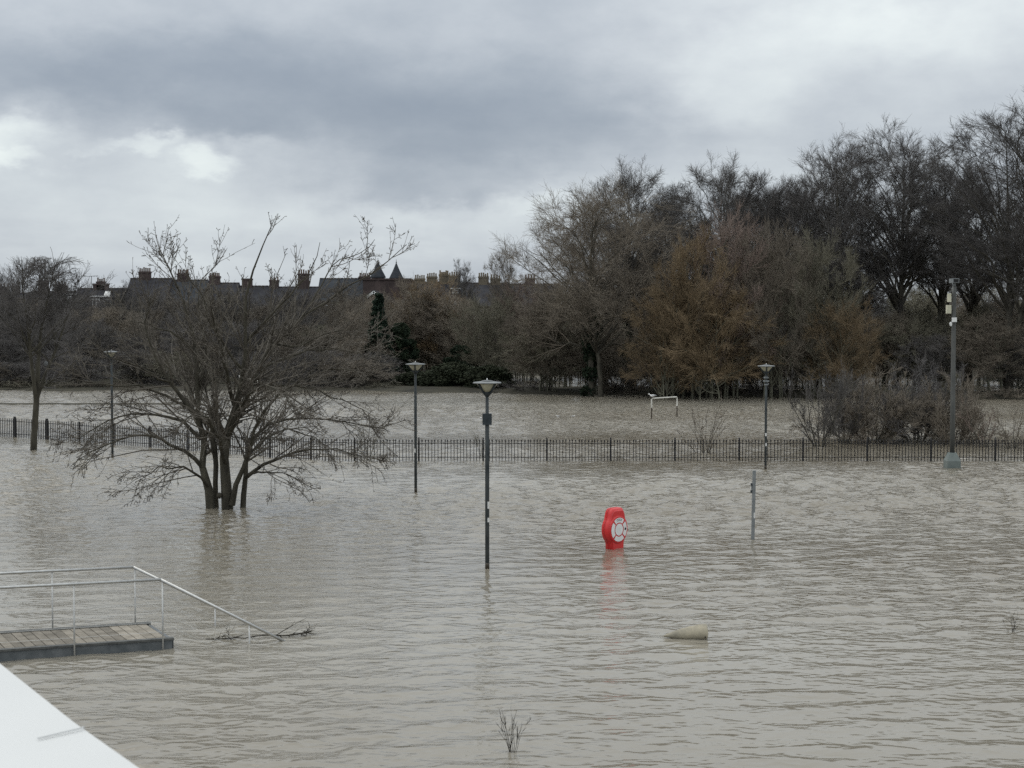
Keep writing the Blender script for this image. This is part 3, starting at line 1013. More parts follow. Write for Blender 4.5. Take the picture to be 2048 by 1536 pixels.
def build_woods():
    tall = [
        (TS, 1182, 104, 372, 345, 0.3, 'twig_brown', 'broad low-forking bare tree at the left end of the tall wood'),
        (TA, 1258, 111, 334, 210, 1.0, 'twig_grey', 'round-topped bare tree rising just behind the broad left-end tree'),
        (TB, 1350, 121, 380, 190, 2.1, 'twig_dark', 'shorter bare tree in the dip between two rounded crowns'),
        (TA, 1446, 117, 322, 230, 4.0, 'twig_grey', 'pale grey round-crowned bare tree behind the orange willows'),
        (TB, 1552, 115, 352, 200, 0.5, 'twig_dark', 'dark dense flat-topped bare tree behind the red-brown willow'),
        (TC, 1640, 118, 340, 220, 1.7, 'twig_grey', 'bare tree filling the shoulder left of the big domed crown'),
        (TC, 1705, 113, 284, 270, 3.3, 'twig_dark', 'left half of the big domed pair of bare crowns'),
        (TA, 1795, 112, 258, 280, 5.2, 'twig_dark', 'highest domed bare crown left of the camera mast'),
        (TB, 1880, 116, 302, 190, 3.9, 'twig_dark', 'narrow bare tree directly behind the camera mast'),
        (TC, 2016, 104, 208, 330, 0.9, 'twig_dark', 'tallest bare tree at the right edge of the picture'),
        (TC, 2130, 110, 225, 300, 2.6, 'twig_dark', 'tall bare tree half cut by the right edge'),
        (TA, 1500, 126, 366, 200, 2.2, 'twig_dark', 'thin bare tree between the grey crown and the dark flat-topped one'),
        (TB, 1930, 122, 330, 200, 5.0, 'twig_dark', 'bare tree seen between camera mast and tallest right tree'),
        (TC, 1310, 128, 400, 200, 0.1, 'twig_dark', 'rear bare tree seen through the round-topped crown near the left end'),
        (TA, 1590, 130, 372, 220, 1.4, 'twig_dark', 'rear bare tree between the flat-topped crown and the domed pair'),
        (TA, 1210, 130, 430, 200, 5.5, 'twig_grey', 'rear bare tree behind the trunk of the broad left-end tree'),
    ]
    for i, (v, px, Y, top, wpx, rz, tw, lab) in enumerate(tall):
        r = plant(v, 'bare_tree', px, Y, top=top, width_px=wpx, rz=rz, bark='bark', twig=tw, label=lab, group='tall bare trees on the far bank')
        if i in (0, 1):
            ivy(r, v, 6.5, 100 + i, 0.75)
    thin = [
        (TC, 1003, 138, 498, 75, 1.1, 'twig_brown', 'thin bare sapling at the left foot of the wood against the sky'),
        (TB, 925, 165, 522, 55, 0.2, 'twig_grey', 'faint distant bare tree above the buff chimneys'),
        (TC, 8, 150, 545, 70, 0.2, 'twig_dark', 'small bare treetop above the roofs at the left edge'),
        (TB, 132, 165, 572, 90, 1.2, 'twig_dark', 'bare tree in the thicket just right of the slim left tree'),
        (TA, 248, 170, 566, 80, 2.2, 'twig_dark', 'bare tree in the thicket under the broad red chimney stack'),
        (TC, 335, 160, 580, 110, 3.2, 'twig_grey', 'bare tree in the thicket left of the dark six-pot stack'),
        (TB, 462, 168, 576, 100, 4.2, 'twig_dark', 'bare tree in the thicket under the tall top shoots'),
        (TA, 585, 165, 574, 110, 5.2, 'twig_dark', 'bare tree in the thicket left of the tall free-standing stack'),
        (TC, 672, 160, 570, 110, 0.7, 'twig_brown', 'bare tree in the thicket left of the twin turrets'),
        (TS, 720, 150, 590, 120, 1.7, 'twig_brown', 'bushy bare tree right in front of the slate house by the turrets'),
    ]
    for (v, px, Y, top, wpx, rz, tw, lab) in thin:
        plant(v, 'slender_tree', px, Y, top=top, width_px=wpx, rz=rz, bark='bark', twig=tw, label=lab)
    willows = [
        (W1, 1385, 100.5, 462, 170, 0.0, 'twig_orange', 'orange-twigged willow left of centre in front of the wood'),
        (W1, 1468, 102, 418, 170, 1.3, 'twig_red', 'tallest red-brown willow in front of the grey crown'),
        (W2, 1545, 101.5, 450, 190, 2.4, 'twig_brown', 'brown willow in front of the dark flat-topped tree'),
        (W2, 1335, 100, 560, 150, 3.1, 'twig_orange', 'low orange willow above the small goal frame'),
        (W2, 1425, 100.5, 560, 230, 4.4, 'twig_orange', 'wide low orange-brown willow right above the bird on the goal'),
        (W1, 1630, 102, 470, 180, 4.0, 'twig_olive', 'olive-brown many-stemmed willow left of the big domed crowns'),
        (W2, 1690, 100.5, 600, 150, 0.8, 'twig_orange', 'low rust-coloured willow behind the riverside bushes'),
        (W2, 858, 136, 558, 160, 1.2, 'twig_orange', 'fuzzy orange willow top in front of the buff chimneys'),
        (W1, 925, 132, 588, 150, 2.9, 'twig_brown', 'brown willow right of the conifer in front of the small grey roof'),
        (W1, 1040, 126, 556, 110, 5.1, 'twig_red', 'red-twigged willow at the left foot of the wood'),
        (W2, 985, 124, 590, 150, 0.4, 'twig_olive', 'olive-brown willow left of the broad left-end tree'),
        (W2, 1095, 108, 590, 170, 2.0, 'twig_brown', 'brown bushy willow under the broad left-end tree'),
    ]
    for (v, px, Y, top, wpx, rz, tw, lab) in willows:
        plant(v, 'willow', px, Y, top=top, width_px=wpx, rz=rz, bark='bark_moss', twig=tw, label=lab, group='bushy willows on the far bank', parts=('stems', 'twigs'))
    ev = [
        (CO, 757, 125, 586, 105, 0.0, 'conifer', 'dark green pointed conifer below the white-trimmed gable', 'conifer'),
        (EV, 800, 128, 645, 85, 1.0, 'leaf_dark', 'dark evergreen right of the pointed conifer', 'evergreen_tree'),
        (EV, 922, 123, 690, 90, 4.0, 'leaf_dark', 'dark low evergreen above the ivy mound', 'evergreen_tree'),
    ]
    for (v, px, Y, top, wpx, rz, tw, lab, nm) in ev:
        plant(v, nm, px, Y, top=top, width_px=wpx, rz=rz, bark='bark', twig=tw, label=lab)
    for (px, Y, top, wpx, rz, lab) in ((835, 117, 742, 120, 0.0, 'left end of the green ivy mound behind the second lamp'), (905, 115, 724, 150, 1.0, 'middle and tallest hump of the green ivy mound'),
                                       (975, 113, 730, 130, 2.0, 'right hump of the green ivy mound above the near lamp')):
        plant(EB, 'ivy_bush', px, Y, top=top, width_px=wpx, rz=rz, bark='bark', twig='leaf_ivy', label=lab, cat='bush', group='ivy mound on the far bank', parts=('stems', 'leaves'))
    # the thicket: many scrub trees nothing tells apart
    rng = np.random.default_rng(5)
    tw = ['twig_brown', 'twig_olive', 'twig_dark', 'twig_grey']
    n = 0
    for px in np.arange(-120, 760, 58):                        # left, in front of the terrace
        for Y, lo, hi in ((120, 690, 728), (130, 640, 690), (150, 604, 650), (172, 590, 622), (190, 584, 604)):
            v = [S1, S2, W2][rng.integers(3)]
            plant(v, 'scrub_tree', px + rng.normal(0, 18), Y + rng.normal(0, 3), top=rng.uniform(lo, hi), width_px=rng.uniform(100, 150), rz=rng.uniform(0, 6.3),
                  bark='bark', twig=tw[rng.choice(4, p=[.25, .1, .45, .2])], label='dark bare scrub in the thicket between the park and the terraces', group='thicket left of the conifer', parts=('stems', 'twigs'))
    for px in np.arange(780, 2200, 70):                        # right, under the tall trees
        for Y, lo, hi in ((107, 620, 700), (118, 590, 660), (134, 560, 640), (152, 570, 640)):
            if px < 1120 and Y < 120: continue
            if px > 1680 and Y > 125: lo, hi = 530, 620
            v = [S1, S2, W2, S2][rng.integers(4)]
            plant(v, 'scrub_tree', px + rng.normal(0, 18), Y + rng.normal(0, 2), top=rng.uniform(lo, hi), width_px=rng.uniform(110, 170), rz=rng.uniform(0, 6.3),
                  bark='bark_moss', twig=tw[rng.choice(4, p=[.35, .3, .3, .05])], label='bare undergrowth scrub beneath the tall trees of the wood', group='undergrowth of the wood', parts=('stems', 'twigs'))
    for px in np.arange(-60, 760, 68):
        Y = float(shore(x_at(px, 112))) + 2 + rng.uniform(0, 10)
        plant(LS, 'bank_shrub', px + rng.normal(0, 25), Y, height=rng.uniform(0.4, 1.1), width=rng.uniform(3, 6), rz=rng.uniform(0, 6.3), bark='bark', twig=tw[rng.integers(3)],
              label='low bare shrub on the grassy bank behind the wide tree', cat='bush', group='shrubs on the left far bank', parts=('stems', 'twigs'))
    for px in np.arange(1060, 2150, 105):
        Y = float(shore(x_at(px, 101))) + 1.5 + rng.uniform(0, 2)
        plant(LS, 'bank_shrub', px + rng.normal(0, 30), Y, height=rng.uniform(0.7, 1.6), width=rng.uniform(3, 5), rz=rng.uniform(0, 6.3), bark='bark', twig=tw[rng.integers(3)],
              label='low bare shrub at the waterline under the wood', cat='bush', group='waterline shrubs under the wood', parts=('stems', 'twigs'))


build_woods()

# ------------------------------------------------------------------ nearer trees and bushes standing in the flood
def build_park_tree():
    """the wide many-stemmed tree: limbs follow the photograph, depth spread added; the rest grows from them"""
    rng = np.random.default_rng(3)
    Y0 = 40.9
    limbs = [   # (x px, y px, depth m, radius px) ...
        [(426, 1030, 0, 11), (418, 975, 0.0, 9), (406, 920, 0.05, 7), (401, 870, .1, 6), (396, 820, .1, 5.5), (394, 770, .2, 4.6), (388, 700, .3, 3.6), (372, 620, .35, 2.6), (345, 550, .4, 1.6), (318, 498, .5, .7)],
        [(437, 1030, .25, 6), (432, 970, .2, 5.5), (431, 915, .15, 5.5), (426, 880, .1, 5), (424, 840, .1, 3), (418, 790, 0.3, 2), (400, 740, .6, 1.2), (380, 690, .9, .6)],
        [(458, 1030, 0, 15), (453, 965, 0, 11), (449, 905, 0, 9.5), (455, 860, 0, 8.5), (470, 815, -.1, 7), (481, 775, -.2, 6), (492, 720, -.3, 4.6), (490, 660, -.4, 3.6), (492, 590, -.5, 2.8), (510, 530, -.5, 1.8), (530, 480, -.6, 1.2), (549, 438, -.7, .6)],
        [(455, 870, 0, 7), (478, 825, .2, 6), (496, 780, .35, 5.2), (510, 745, .5, 4.4), (545, 690, .6, 3.4), (600, 640, .8, 2.6), (670, 590, .9, 1.9), (745, 545, 1.0, 1.3), (812, 488, 1.1, .6)],
        [(482, 1030, .1, 7), (489, 965, .1, 5.4), (494, 930, .1, 4.6), (500, 890, .2, 3.6), (520, 858, .3, 3), (560, 842, .4, 2.4), (620, 838, .5, 1.8), (700, 846, .6, 1.2), (772, 862, .7, .5)],
        [(464, 1010, -.1, 7), (474, 965, -.2, 5.4), (490, 930, -.3, 4.8), (500, 888, -.4, 4), (514, 850, -.6, 3.2), (550, 800, -.8, 2.4), (610, 755, -1.0, 1.8), (680, 738, -1.2, 1.2), (745, 752, -1.4, .5)],
        [(492, 955, -.1, 4.6), (512, 940, -.3, 3.8), (545, 924, -.5, 3.2), (580, 908, -.7, 2.4), (640, 898, -.9, 1.6), (700, 905, -1.0, .9), (748, 925, -1.1, .5)],
        [(405, 935, 0, 5), (385, 912, -.2, 4.2), (350, 895, -.4, 3.4), (310, 876, -.6, 2.6), (265, 872, -.7, 2), (210, 890, -.8, 1.4), (140, 935, -.9, .5)],
        [(402, 878, .1, 4.6), (372, 850, .1, 3.8), (335, 832, .1, 3), (285, 825, .1, 2.2), (225, 838, .1, 1.4), (150, 880, .1, .6)],
        [(398, 850, 0, 5), (370, 808, -.2, 4.4), (348, 775, -.3, 3.8), (325, 735, -.4, 3), (300, 690, -.5, 2.2), (290, 640, -.5, 1.6), (300, 595, -.5, .8)],
        [(372, 812, -.2, 3.2), (330, 790, -.4, 2.6), (270, 772, -.7, 1.9), (205, 770, -1.0, 1.3), (150, 745, -1.2, .5)],
        [(395, 790, .2, 3.6), (410, 730, .5, 2.8), (405, 670, .8, 2.2), (395, 610, 1.0, 1.6), (405, 560, 1.2, 1.0), (440, 520, 1.3, .5)],
        [(490, 690, -.3, 3), (530, 640, -.6, 2.4), (580, 590, -.9, 1.7), (620, 540, -1.1, 1.1), (640, 488, -1.3, .5)],
        [(487, 740, -.2, 3.2), (450, 690, -.6, 2.6), (420, 640, -1.0, 2.0), (400, 590, -1.3, 1.4), (372, 545, -1.5, .6)],
        [(512, 742, .5, 3), (560, 720, .9, 2.4), (620, 700, 1.3, 1.8), (690, 700, 1.6, 1.2), (752, 722, 1.9, .5)],
        [(500, 770, .3, 3), (560, 770, .9, 2.3), (625, 780, 1.4, 1.7), (690, 800, 1.8, 1.1), (750, 835, 2.1, .5)],
        [(600, 640, .8, 2.2), (640, 580, 1.0, 1.6), (665, 530, 1.1, 1.1), (720, 505, 1.2, .8), (752, 480, 1.2, .4)],
        [(348, 775, -.3, 2.6), (310, 750, -.8, 2), (255, 725, -1.2, 1.4), (205, 715, -1.5, .5)],
        # towards and away from the viewer
        [(452, 930, 0, 5), (440, 890, -.8, 4), (425, 850, -1.6, 3), (400, 830, -2.4, 2), (370, 840, -3.2, 1.2), (345, 880, -3.8, .5)],
        [(455, 880, 0, 5), (475, 830, -.9, 4), (500, 790, -1.8, 3), (535, 770, -2.6, 2), (570, 790, -3.4, 1.2), (600, 840, -4.0, .5)],
        [(470, 815, 0, 4.5), (455, 750, -1.0, 3.6), (440, 690, -1.8, 2.6), (430, 640, -2.5, 1.6), (420, 600, -3.0, .6)],
        [(470, 820, 0, 4.5), (490, 760, 1.1, 3.6), (520, 700, 2.0, 2.6), (560, 660, 2.8, 1.6), (590, 650, 3.4, .6)],
        [(398, 850, 0, 4.5), (380, 790, 1.0, 3.4), (350, 740, 1.9, 2.4), (310, 700, 2.7, 1.4), (270, 690, 3.3, .6)],
        [(450, 900, 0, 4.5), (440, 860, 1.1, 3.4), (420, 820, 2.0, 2.4), (390, 800, 2.9, 1.4), (350, 810, 3.6, .6)],
        [(494, 920, .1, 3.6), (530, 880, .9, 2.8), (570, 860, 1.7, 2), (620, 870, 2.4, 1.2), (660, 900, 3.0, .5)],
        [(418, 975, 0, 3.2), (395, 950, -.6, 2.6), (360, 935, -1.2, 1.9), (320, 935, -1.7, 1.2), (270, 965, -2.2, .5)],
        [(492, 950, 0, 2.6), (520, 945, -.6, 2), (555, 945, -1.1, 1.3), (600, 962, -1.6, .5)],
        [(388, 700, .3, 2.6), (350, 670, .2, 2), (300, 650, .1, 1.4), (235, 640, 0, .6)],
        [(545, 690, .6, 2.4), (600, 690, .3, 1.8), (660, 665, .1, 1.2), (735, 660, 0, .5)],
    ]
    K = 12
    Ps, Rs = [], []
    for l in limbs:
        pts = [np.r_[at_y(a, b, Y0 + c), r * Y0 / F * 0.95] for (a, b, c, r) in l]
        q = resample(pts, K)
        Ps.append(q[:, :3]); Rs.append(np.maximum(q[:, 3], 0.006))
    P, R = np.array(Ps), np.array(Rs)
    org = np.array([x_at(455, Y0), Y0, -1.0])
    P = P - org
    P[:8, 0, 2] = np.where(P[:8, 0, 2] < 1.0, 0.0, P[:8, 0, 2])
    jit = rng.normal(0, 0.025, P.shape); jit[:, 0] = 0
    P = P + jit
    cnt = np.maximum(4, (lens(P) * 4.3).astype(int))
    P2, R2 = children(rng, P, R, cnt, 0.20, 0.97, 33, 12, 0, 0.20, 8, up=0.0, wob=0.085, rr=0.5, rmin=0.011, taper=0.6, lfall=0.72, absolute=2.15)
    zb = P2[:, 0, 2]                              # few branches above the crown's shoulder
    keep = rng.uniform(0, 1, len(P2)) < np.interp(zb, [5.6, 6.6, 8.0], [1.0, 0.50, 0.34])
    P2, R2 = P2[keep], R2[keep]
    k = np.interp(P2[:, 0, 2], [5.4, 6.6], [1.0, 0.72])[:, None, None]
    P2 = P2[:, :1] + (P2 - P2[:, :1]) * k
    # outer twigs sag: drooping ends below, rising above
    hgt = np.clip((P2[:, 0, 2] - 3.6) / 2.5, -1, 1)
    s = np.linspace(0, 1, 8)[None, :] ** 2
    P2[:, :, 2] += s * (0.28 * hgt)[:, None]
    P3, R3 = children(rng, P2, R2, 6, 0.12, 1.0, 36, 12, 0, 0.35, 5, up=0.0, wob=0.11, rr=0.6, rmin=0.007, taper=0.4, lfall=0.55, absolute=0.60)
    hgt = np.clip((P3[:, 0, 2] - 3.6) / 2.5, -1, 1)
    s = np.linspace(0, 1, 5)[None, :] ** 2
    P3[:, :, 2] += s * (0.10 * hgt)[:, None]
    P4, R4 = children(rng, P3, R3, 4, 0.1, 1.0, 48, 16, 0, 0.3, 3, up=0.01, wob=0.15, rr=0.7, rmin=0.0055, taper=0.3, lfall=0.3, absolute=0.11, tip=0.0095)
    ztop = z_at(424, Y0) - org[2]
    def low(A, B):
        k = (A[:, :, 2].min(1) > 1.30) & (A[:, :, 2].max(1) < ztop)
        return A[k], B[k]
    P2, R2 = low(P2, R2); P3, R3 = low(P3, R3); P4, R4 = low(P4, R4)
    root = empty('park_tree', org)
    tag(root, 'wide many-stemmed bare tree standing in the flood left of the lamps', 'tree')
    link('trunk', tubes_mesh('trunk', [(P, R, 9)]), root, M['bark_near'])
    burl = MB().lathe([(0.01, -0.09), (0.07, -0.05), (0.085, 0.0), (0.06, 0.06), (0.01, 0.08)], 8, (at_y(440, 990, Y0) - org + np.array([0, -0.1, 0])))
    burl.build('burl', M['bark_near'], root, True)
    link('crown', tubes_mesh('crown', [(P2, R2, 4), (P3, R3, 3), (P4, R4, 3)]), root, M['twig_near'])


build_park_tree()


def build_left_tree():
    rng = np.random.default_rng(9)
    Y0 = 59.9
    org = np.array([x_at(66, Y0), Y0, -1.0])
    def P_(l): return resample([np.r_[at_y(a, b, Y0 + c), r * Y0 / F] for (a, b, c, r) in l], 10)
    ls = [[(65, 915, 0, 7.5), (69, 860, 0, 6.5), (73, 800, 0, 6), (76, 740, 0, 4.5), (82, 660, .2, 3), (95, 600, .3, 1.6), (110, 530, .3, .5)],
          [(73, 810, 0, 5), (66, 750, -.3, 3.8), (58, 680, -.5, 2.6), (50, 610, -.7, 1.4), (42, 560, -.8, .5)],
          [(73, 800, 0, 4.5), (90, 750, .4, 3.4), (115, 690, .8, 2.2), (135, 630, 1, 1.2), (150, 580, 1.2, .5)]]
    A = np.array([P_(l) for l in ls])
    P, R = A[:, :, :3] - org, A[:, :, 3]
    P[0, 0, 2] = 0
    P1, R1 = children(rng, P, R, 27, 0.34, 1.0, 44, 12, 0, 0.25, 8, up=0.045, wob=0.07, rr=0.5, rmin=0.014, lfall=0.72, absolute=2.7)
    P2, R2 = children(rng, P1, R1, 10, 0.15, 1.0, 38, 12, 0, 0.3, 6, up=0.03, wob=0.1, rr=0.55, rmin=0.010, lfall=0.5, absolute=0.95)
    P3, R3 = children(rng, P2, R2, 9, 0.1, 1.0, 34, 12, 0, 0.3, 4, up=0.03, wob=0.12, rr=0.6, rmin=0.007, lfall=0.4, absolute=0.42)
    keep = lambda A_, B_: (A_[A_[:, :, 2].min(1) > 1.5], B_[A_[:, :, 2].min(1) > 1.5])
    top = z_at(512, Y0) - org[2]
    P2, R2 = P2[P2[:, :, 2].max(1) < top], R2[P2[:, :, 2].max(1) < top]
    P3, R3 = P3[P3[:, :, 2].max(1) < top], R3[P3[:, :, 2].max(1) < top]
    P1, R1 = keep(P1, R1); P2, R2 = keep(P2, R2); P3, R3 = keep(P3, R3)
    root = empty('young_tree', org)
    tag(root, 'slim single-trunked bare tree standing by the fence at the left', 'tree')
    link('trunk', tubes_mesh('trunk', [(P, R, 8), (P1, R1, 5)]), root, M['bark_near'])
    link('crown', tubes_mesh('crown', [(P2, R2, 4), (P3, R3, 3)]), root, M['twig_dark'])


build_left_tree()


def build_bushes():
    RB = make_whip(41, 2.7, 3.6, 26, 12, 9, 5, 38, up=0.05, wob=0.13, rmin=0.006)
    RC = make_whip(42, 2.9, 2.2, 12, 10, 6, 4, 26, up=0.07, wob=0.10, rmin=0.006)
    SP = make_whip(43, 1.7, 1.9, 11, 5, 3, 0.5, 38, up=0.08, wob=0.08, rmin=0.006)
    def bush(v, px, by, top, wpx, tw, lab, rz=0.0):
        Y = float(at_z(px, by)[1])
        plant(v, 'bare_bush', px, Y, top=top, width_px=wpx, rz=rz, bark='bark', twig=tw, label=lab, cat='bush', group='bare bushes standing in the flood behind the fence',
              parts=('stems', 'twigs'), z0=-0.25)
    bush(RB, 1745, 884, 752, 215, 'twig_brown', 'dense dark bare bush behind the fence left of the camera mast', 0.4)
    bush(RB, 1835, 880, 738, 225, 'twig_dark', 'tallest dense bare bush behind the fence beside the camera mast', 1.9)
    bush(RC, 1642, 893, 742, 100, 'twig_grey', 'pale-budded upright bush at the left end of the bush row', 0.7)
    bush(RC, 1690, 886, 752, 100, 'twig_dark', 'dark upright bush second from the left in the bush row', 2.7)
    bush(RB, 1912, 887, 760, 150, 'twig_brown', 'brown bare bush just right of the camera mast', 3.1)
    bush(SP, 1970, 893, 810, 95, 'twig_red', 'thin reddish bush near the right edge behind the fence', 3.0)
    bush(SP, 2030, 897, 800, 85, 'twig_brown', 'open V-shaped bush at the right edge behind the fence', 1.0)
    bush(SP, 1412, 905, 806, 88, 'twig_brown', 'small sparse bush behind the fence below the goal frame', 0.5)
    bush(SP, 965, 912, 862, 40, 'twig_olive', 'few thin shoots behind the near lamp post at the fence', 2.2)
    bush(SP, 735, 915, 850, 50, 'twig_olive', 'few thin shoots at the fence under the right branches of the wide tree', 4.2)
    # little shoots in the near water
    def shoots(px, by, ty, seed, stems, lab, spread=20):
        p = at_z(px, by)
        v = make_whip(seed, 0.5, 0.42, stems, 3, 1.5, 0.0001, spread, up=0.1, wob=0.10, rmin=0.0028, r2=0.0034)
        plant(v, 'drowned_shrub', px, float(p[1]), top=ty, rz=1.0, bark='debris', twig='debris', label=lab, cat='shrub', parts=('stems', 'twigs'), z0=-0.06)
    shoots(1024, 1504, 1428, 51, 9, 'tuft of dark bare shoots poking out of the near water', 16)
    shoots(2034, 1262, 1222, 52, 8, 'small tuft of dark shoots in the water at the right edge', 30)


build_bushes()

# ------------------------------------------------------------------ railings
def build_fences():
    # straight run parallel to the picture
    def pk(h, r, spear=True):
        b = MB().box(-r, r, -r, r, 0, h - 0.10)
        if spear:
            b.add([(-r * 2.7, 0, h - 0.07), (0, -r * 2.2, h - 0.07), (r * 2.7, 0, h - 0.07), (0, r * 2.2, h - 0.07), (0, 0, h), (0, 0, h - 0.115)],
                  [(0, 1, 4), (1, 2, 4), (2, 3, 4), (3, 0, 4), (1, 0, 5), (2, 1, 5), (3, 2, 5), (0, 3, 5)])
        return b.mesh('picket')
    zb = -0.9
    top = 0.80
    Yf = 55.1
    posts_px = [708, 837, 966, 1094, 1222, 1351, 1480, 1608, 1737, 1865, 1994, 2123, 2252]
    root = empty('spear_top_fence', (0, Yf, zb))
    tag(root, 'long black spear-topped iron railing standing in the flood, straight run', 'fence')
    pm = pk(top - zb, 0.0115)
    post = MB().box(-0.032, 0.032, -0.032, 0.032, 0, top - zb - 0.03)
    post.lathe([(0.033, 0), (0.02, 0.03), (0.033, 0.06), (0.004, 0.10)], 6, (0, 0, top - zb - 0.028))
    pom = post.mesh('post')
    xs = [x_at(p, Yf) for p in posts_px]
    for x in xs:
        link('post', pom, root, M['iron'], (x, 0, 0))
    rng = np.random.default_rng(8)
    for a, b in zip(xs[:-1], xs[1:]):
        for z in (top - 0.155, 0.13):
            MB().box(a + 0.034, b - 0.034, -0.006, 0.006, z - zb - 0.011, z - zb + 0.011).build('rail', M['iron'], root)
        for i in range(1, 20):
            o = link('picket', pm, root, M['iron'], (a + (b - a) * i / 20, 0, rng.normal(0, 0.004)))
            o.rotation_euler = (rng.normal(0, .006), rng.normal(0, .006), 0)
    # angled run at the left
    root = empty('angled_fence', (0, 0, zb))
    tag(root, 'black iron railing with broad flat posts running back to the left', 'fence')
    bx = [-40, 30, 94, 159, 228, 300, 376, 457, 540, 622]
    by = [870, 874, 878.5, 883, 888, 894, 901, 908, 914, 919]
    pts = [at_z(x, y) for x, y in zip(bx, by)] + [np.array([xs[0], Yf, 0])]
    pts = [np.array([-26.5, 70.5, 0])] + pts
    tops = np.linspace(0.86, 0.80, len(pts))
    wide = MB().box(-0.058, 0.058, -0.03, 0.03, 0, 1.0).mesh('post')
    thin = MB().box(-0.032, 0.032, -0.03, 0.03, 0, 1.0).mesh('post')
    pm2 = pk(1.70, 0.0115)
    for i, p in enumerate(pts[:-1]):
        q = pts[i + 1]
        d = q - p
        L = np.linalg.norm(d)
        ang = math.atan2(d[1], d[0])
        o = link('post', wide if i < 4 else thin, root, M['iron'], (p[0], p[1], 0), ang)
        o.scale = (1, 1, tops[i] - zb + (0.06 if i < 4 else 0.02))
        for z in (tops[i] - 0.15, 0.13):
            u = d / L
            MB().obox((p + q) / 2 + np.array([0, 0, z - zb]), u * (L / 2 - 0.04), np.array([-u[1], u[0], 0]) * 0.006, (0, 0, 0.011)).build('rail', M['iron'], root)
        n = max(2, round(L / 0.118))
        for k in range(1, n):
            w = p + d * k / n
            o = link('picket', pm2, root, M['iron'], (w[0], w[1], tops[i] * (1 - k / n) + tops[i + 1] * k / n - zb - 1.70 + rng.normal(0, .004)), ang)


build_fences()

# ------------------------------------------------------------------ lamps
def build_lamps():
    def lamp(px, by, ty, label, box=False, rot=0.0, extra=None, lean=0.0):
        p = at_z(px, by)
        Y = float(p[1])
        root = empty('street_lamp', (p[0], Y, -0.6), rot)
        tag(root, label, 'lamp', 'park lamps standing in the flood')
        T = z_at(ty, Y) + 0.6                       # top of the hood above the origin
        hb = T - 0.05                               # underside of hood
        b0 = hb - 0.19                              # bottom of the diffuser
        c0 = b0 - 0.09
        pole = MB().lathe([(0.044, 0), (0.043, c0 - 0.55), (0.036, c0 - 0.52), (0.034, c0 + 0.01)], 12)
        pole.build('pole', M['lamp_worn'], root, True)
        MB().lathe([(0.0452, 0.45), (0.0458, 0.66), (0.0450, 0.72)], 12).build('tide_mark', M['wet_silt'], root, True)
        MB().lathe([(0.034, c0), (0.05, c0 + 0.02), (0.10, b0 - 0.005), (0.10, b0 + 0.012), (0.055, b0 + 0.013)], 16).build('collar', M['lamp_paint'], root, True)
        MB().lathe([(0.085, b0 + 0.014), (0.215, hb - 0.012), (0.215, hb - 0.004), (0.10, hb - 0.003)], 20).build('diffuser', M['diffuser'], root, True)
        hd = MB().lathe([(0.20, hb - 0.002), (0.30, hb), (0.315, hb + 0.012), (0.30, hb + 0.026), (0.11, hb + 0.045)], 8, rot=math.pi / 8)
        ho = hd.build('hood', M['hood'], root)
        MB().lathe([(0.115, hb + 0.046), (0.115, hb + 0.06), (0.03, hb + 0.068)], 14).build('cap', M['hood'], ho, True)
        MB().lathe([(0.008, hb + 0.066), (0.016, hb + 0.085), (0.006, hb + 0.11)], 6).build('photocell', M['white'], ho)
        for k in range(4):
            q = k * math.pi / 2 + math.pi / 4
            c, s = math.cos(q), math.sin(q)
            MB().tube([(c * 0.085, s * 0.085, b0 - 0.02), (c * 0.245, s * 0.245, hb - 0.006)], 0.022, 6).build('arm', M['lamp_paint'], root)
        if box:
            MB().box(-0.095, 0.095, -0.075, 0.075, c0 - 0.78 + 0.21, c0 - 0.78 + 0.44).build('control_box', M['lamp_paint'], root)
        if extra:
            for (za, zb_, off) in extra:
                z1, z0 = z_at(za, Y) + 0.6, z_at(zb_, Y) + 0.6
                n = 5
                vs, fs = [], []
                for i in range(n):
                    q = -math.pi / 2 - rot + off + (i - (n - 1) / 2) * 0.30
                    for zz in (z0, z1):
                        vs.append((0.0465 * math.cos(q), 0.0465 * math.sin(q), zz))
                for i in range(n - 1):
                    fs.append((2 * i, 2 * i + 2, 2 * i + 3, 2 * i + 1))
                for i in range(n):
                    q = -math.pi / 2 - rot + off + (i - (n - 1) / 2) * 0.30
                MB().add(vs, fs).build('sticker', M['sticker'], root)
        return root

    lamp(974.5, 1137, 762, 'nearest lamp post with small dark control box under its head', True, math.radians(0), [(1003, 1017, 0.75), (1035, 1044, 0.75)])
    lamp(831.5, 984, 726, 'lamp post right of the wide bare tree, plain pole', False, math.radians(45), [(897, 905, -0.6)])
    c = lamp(1531, 938, 730, 'lamp post at the fence right of the lifebuoy with pale bands on its pole', False, math.radians(40), [(866, 872, 0.0), (886, 892, 0.2)])
    Y = c.location.y
    for za, r in ((757, .09), (764, .11), (771, .07)):
        MB().lathe([(0.046, 0), (r, 0.01), (r, 0.05), (0.046, 0.06)], 10, (0, 0, z_at(za, Y) + 0.6)).build('band', M['galv'], c)
    lamp(225, 914, 702, 'farthest lamp post, half hidden by the left branches of the wide tree', False, math.radians(20))


build_lamps()


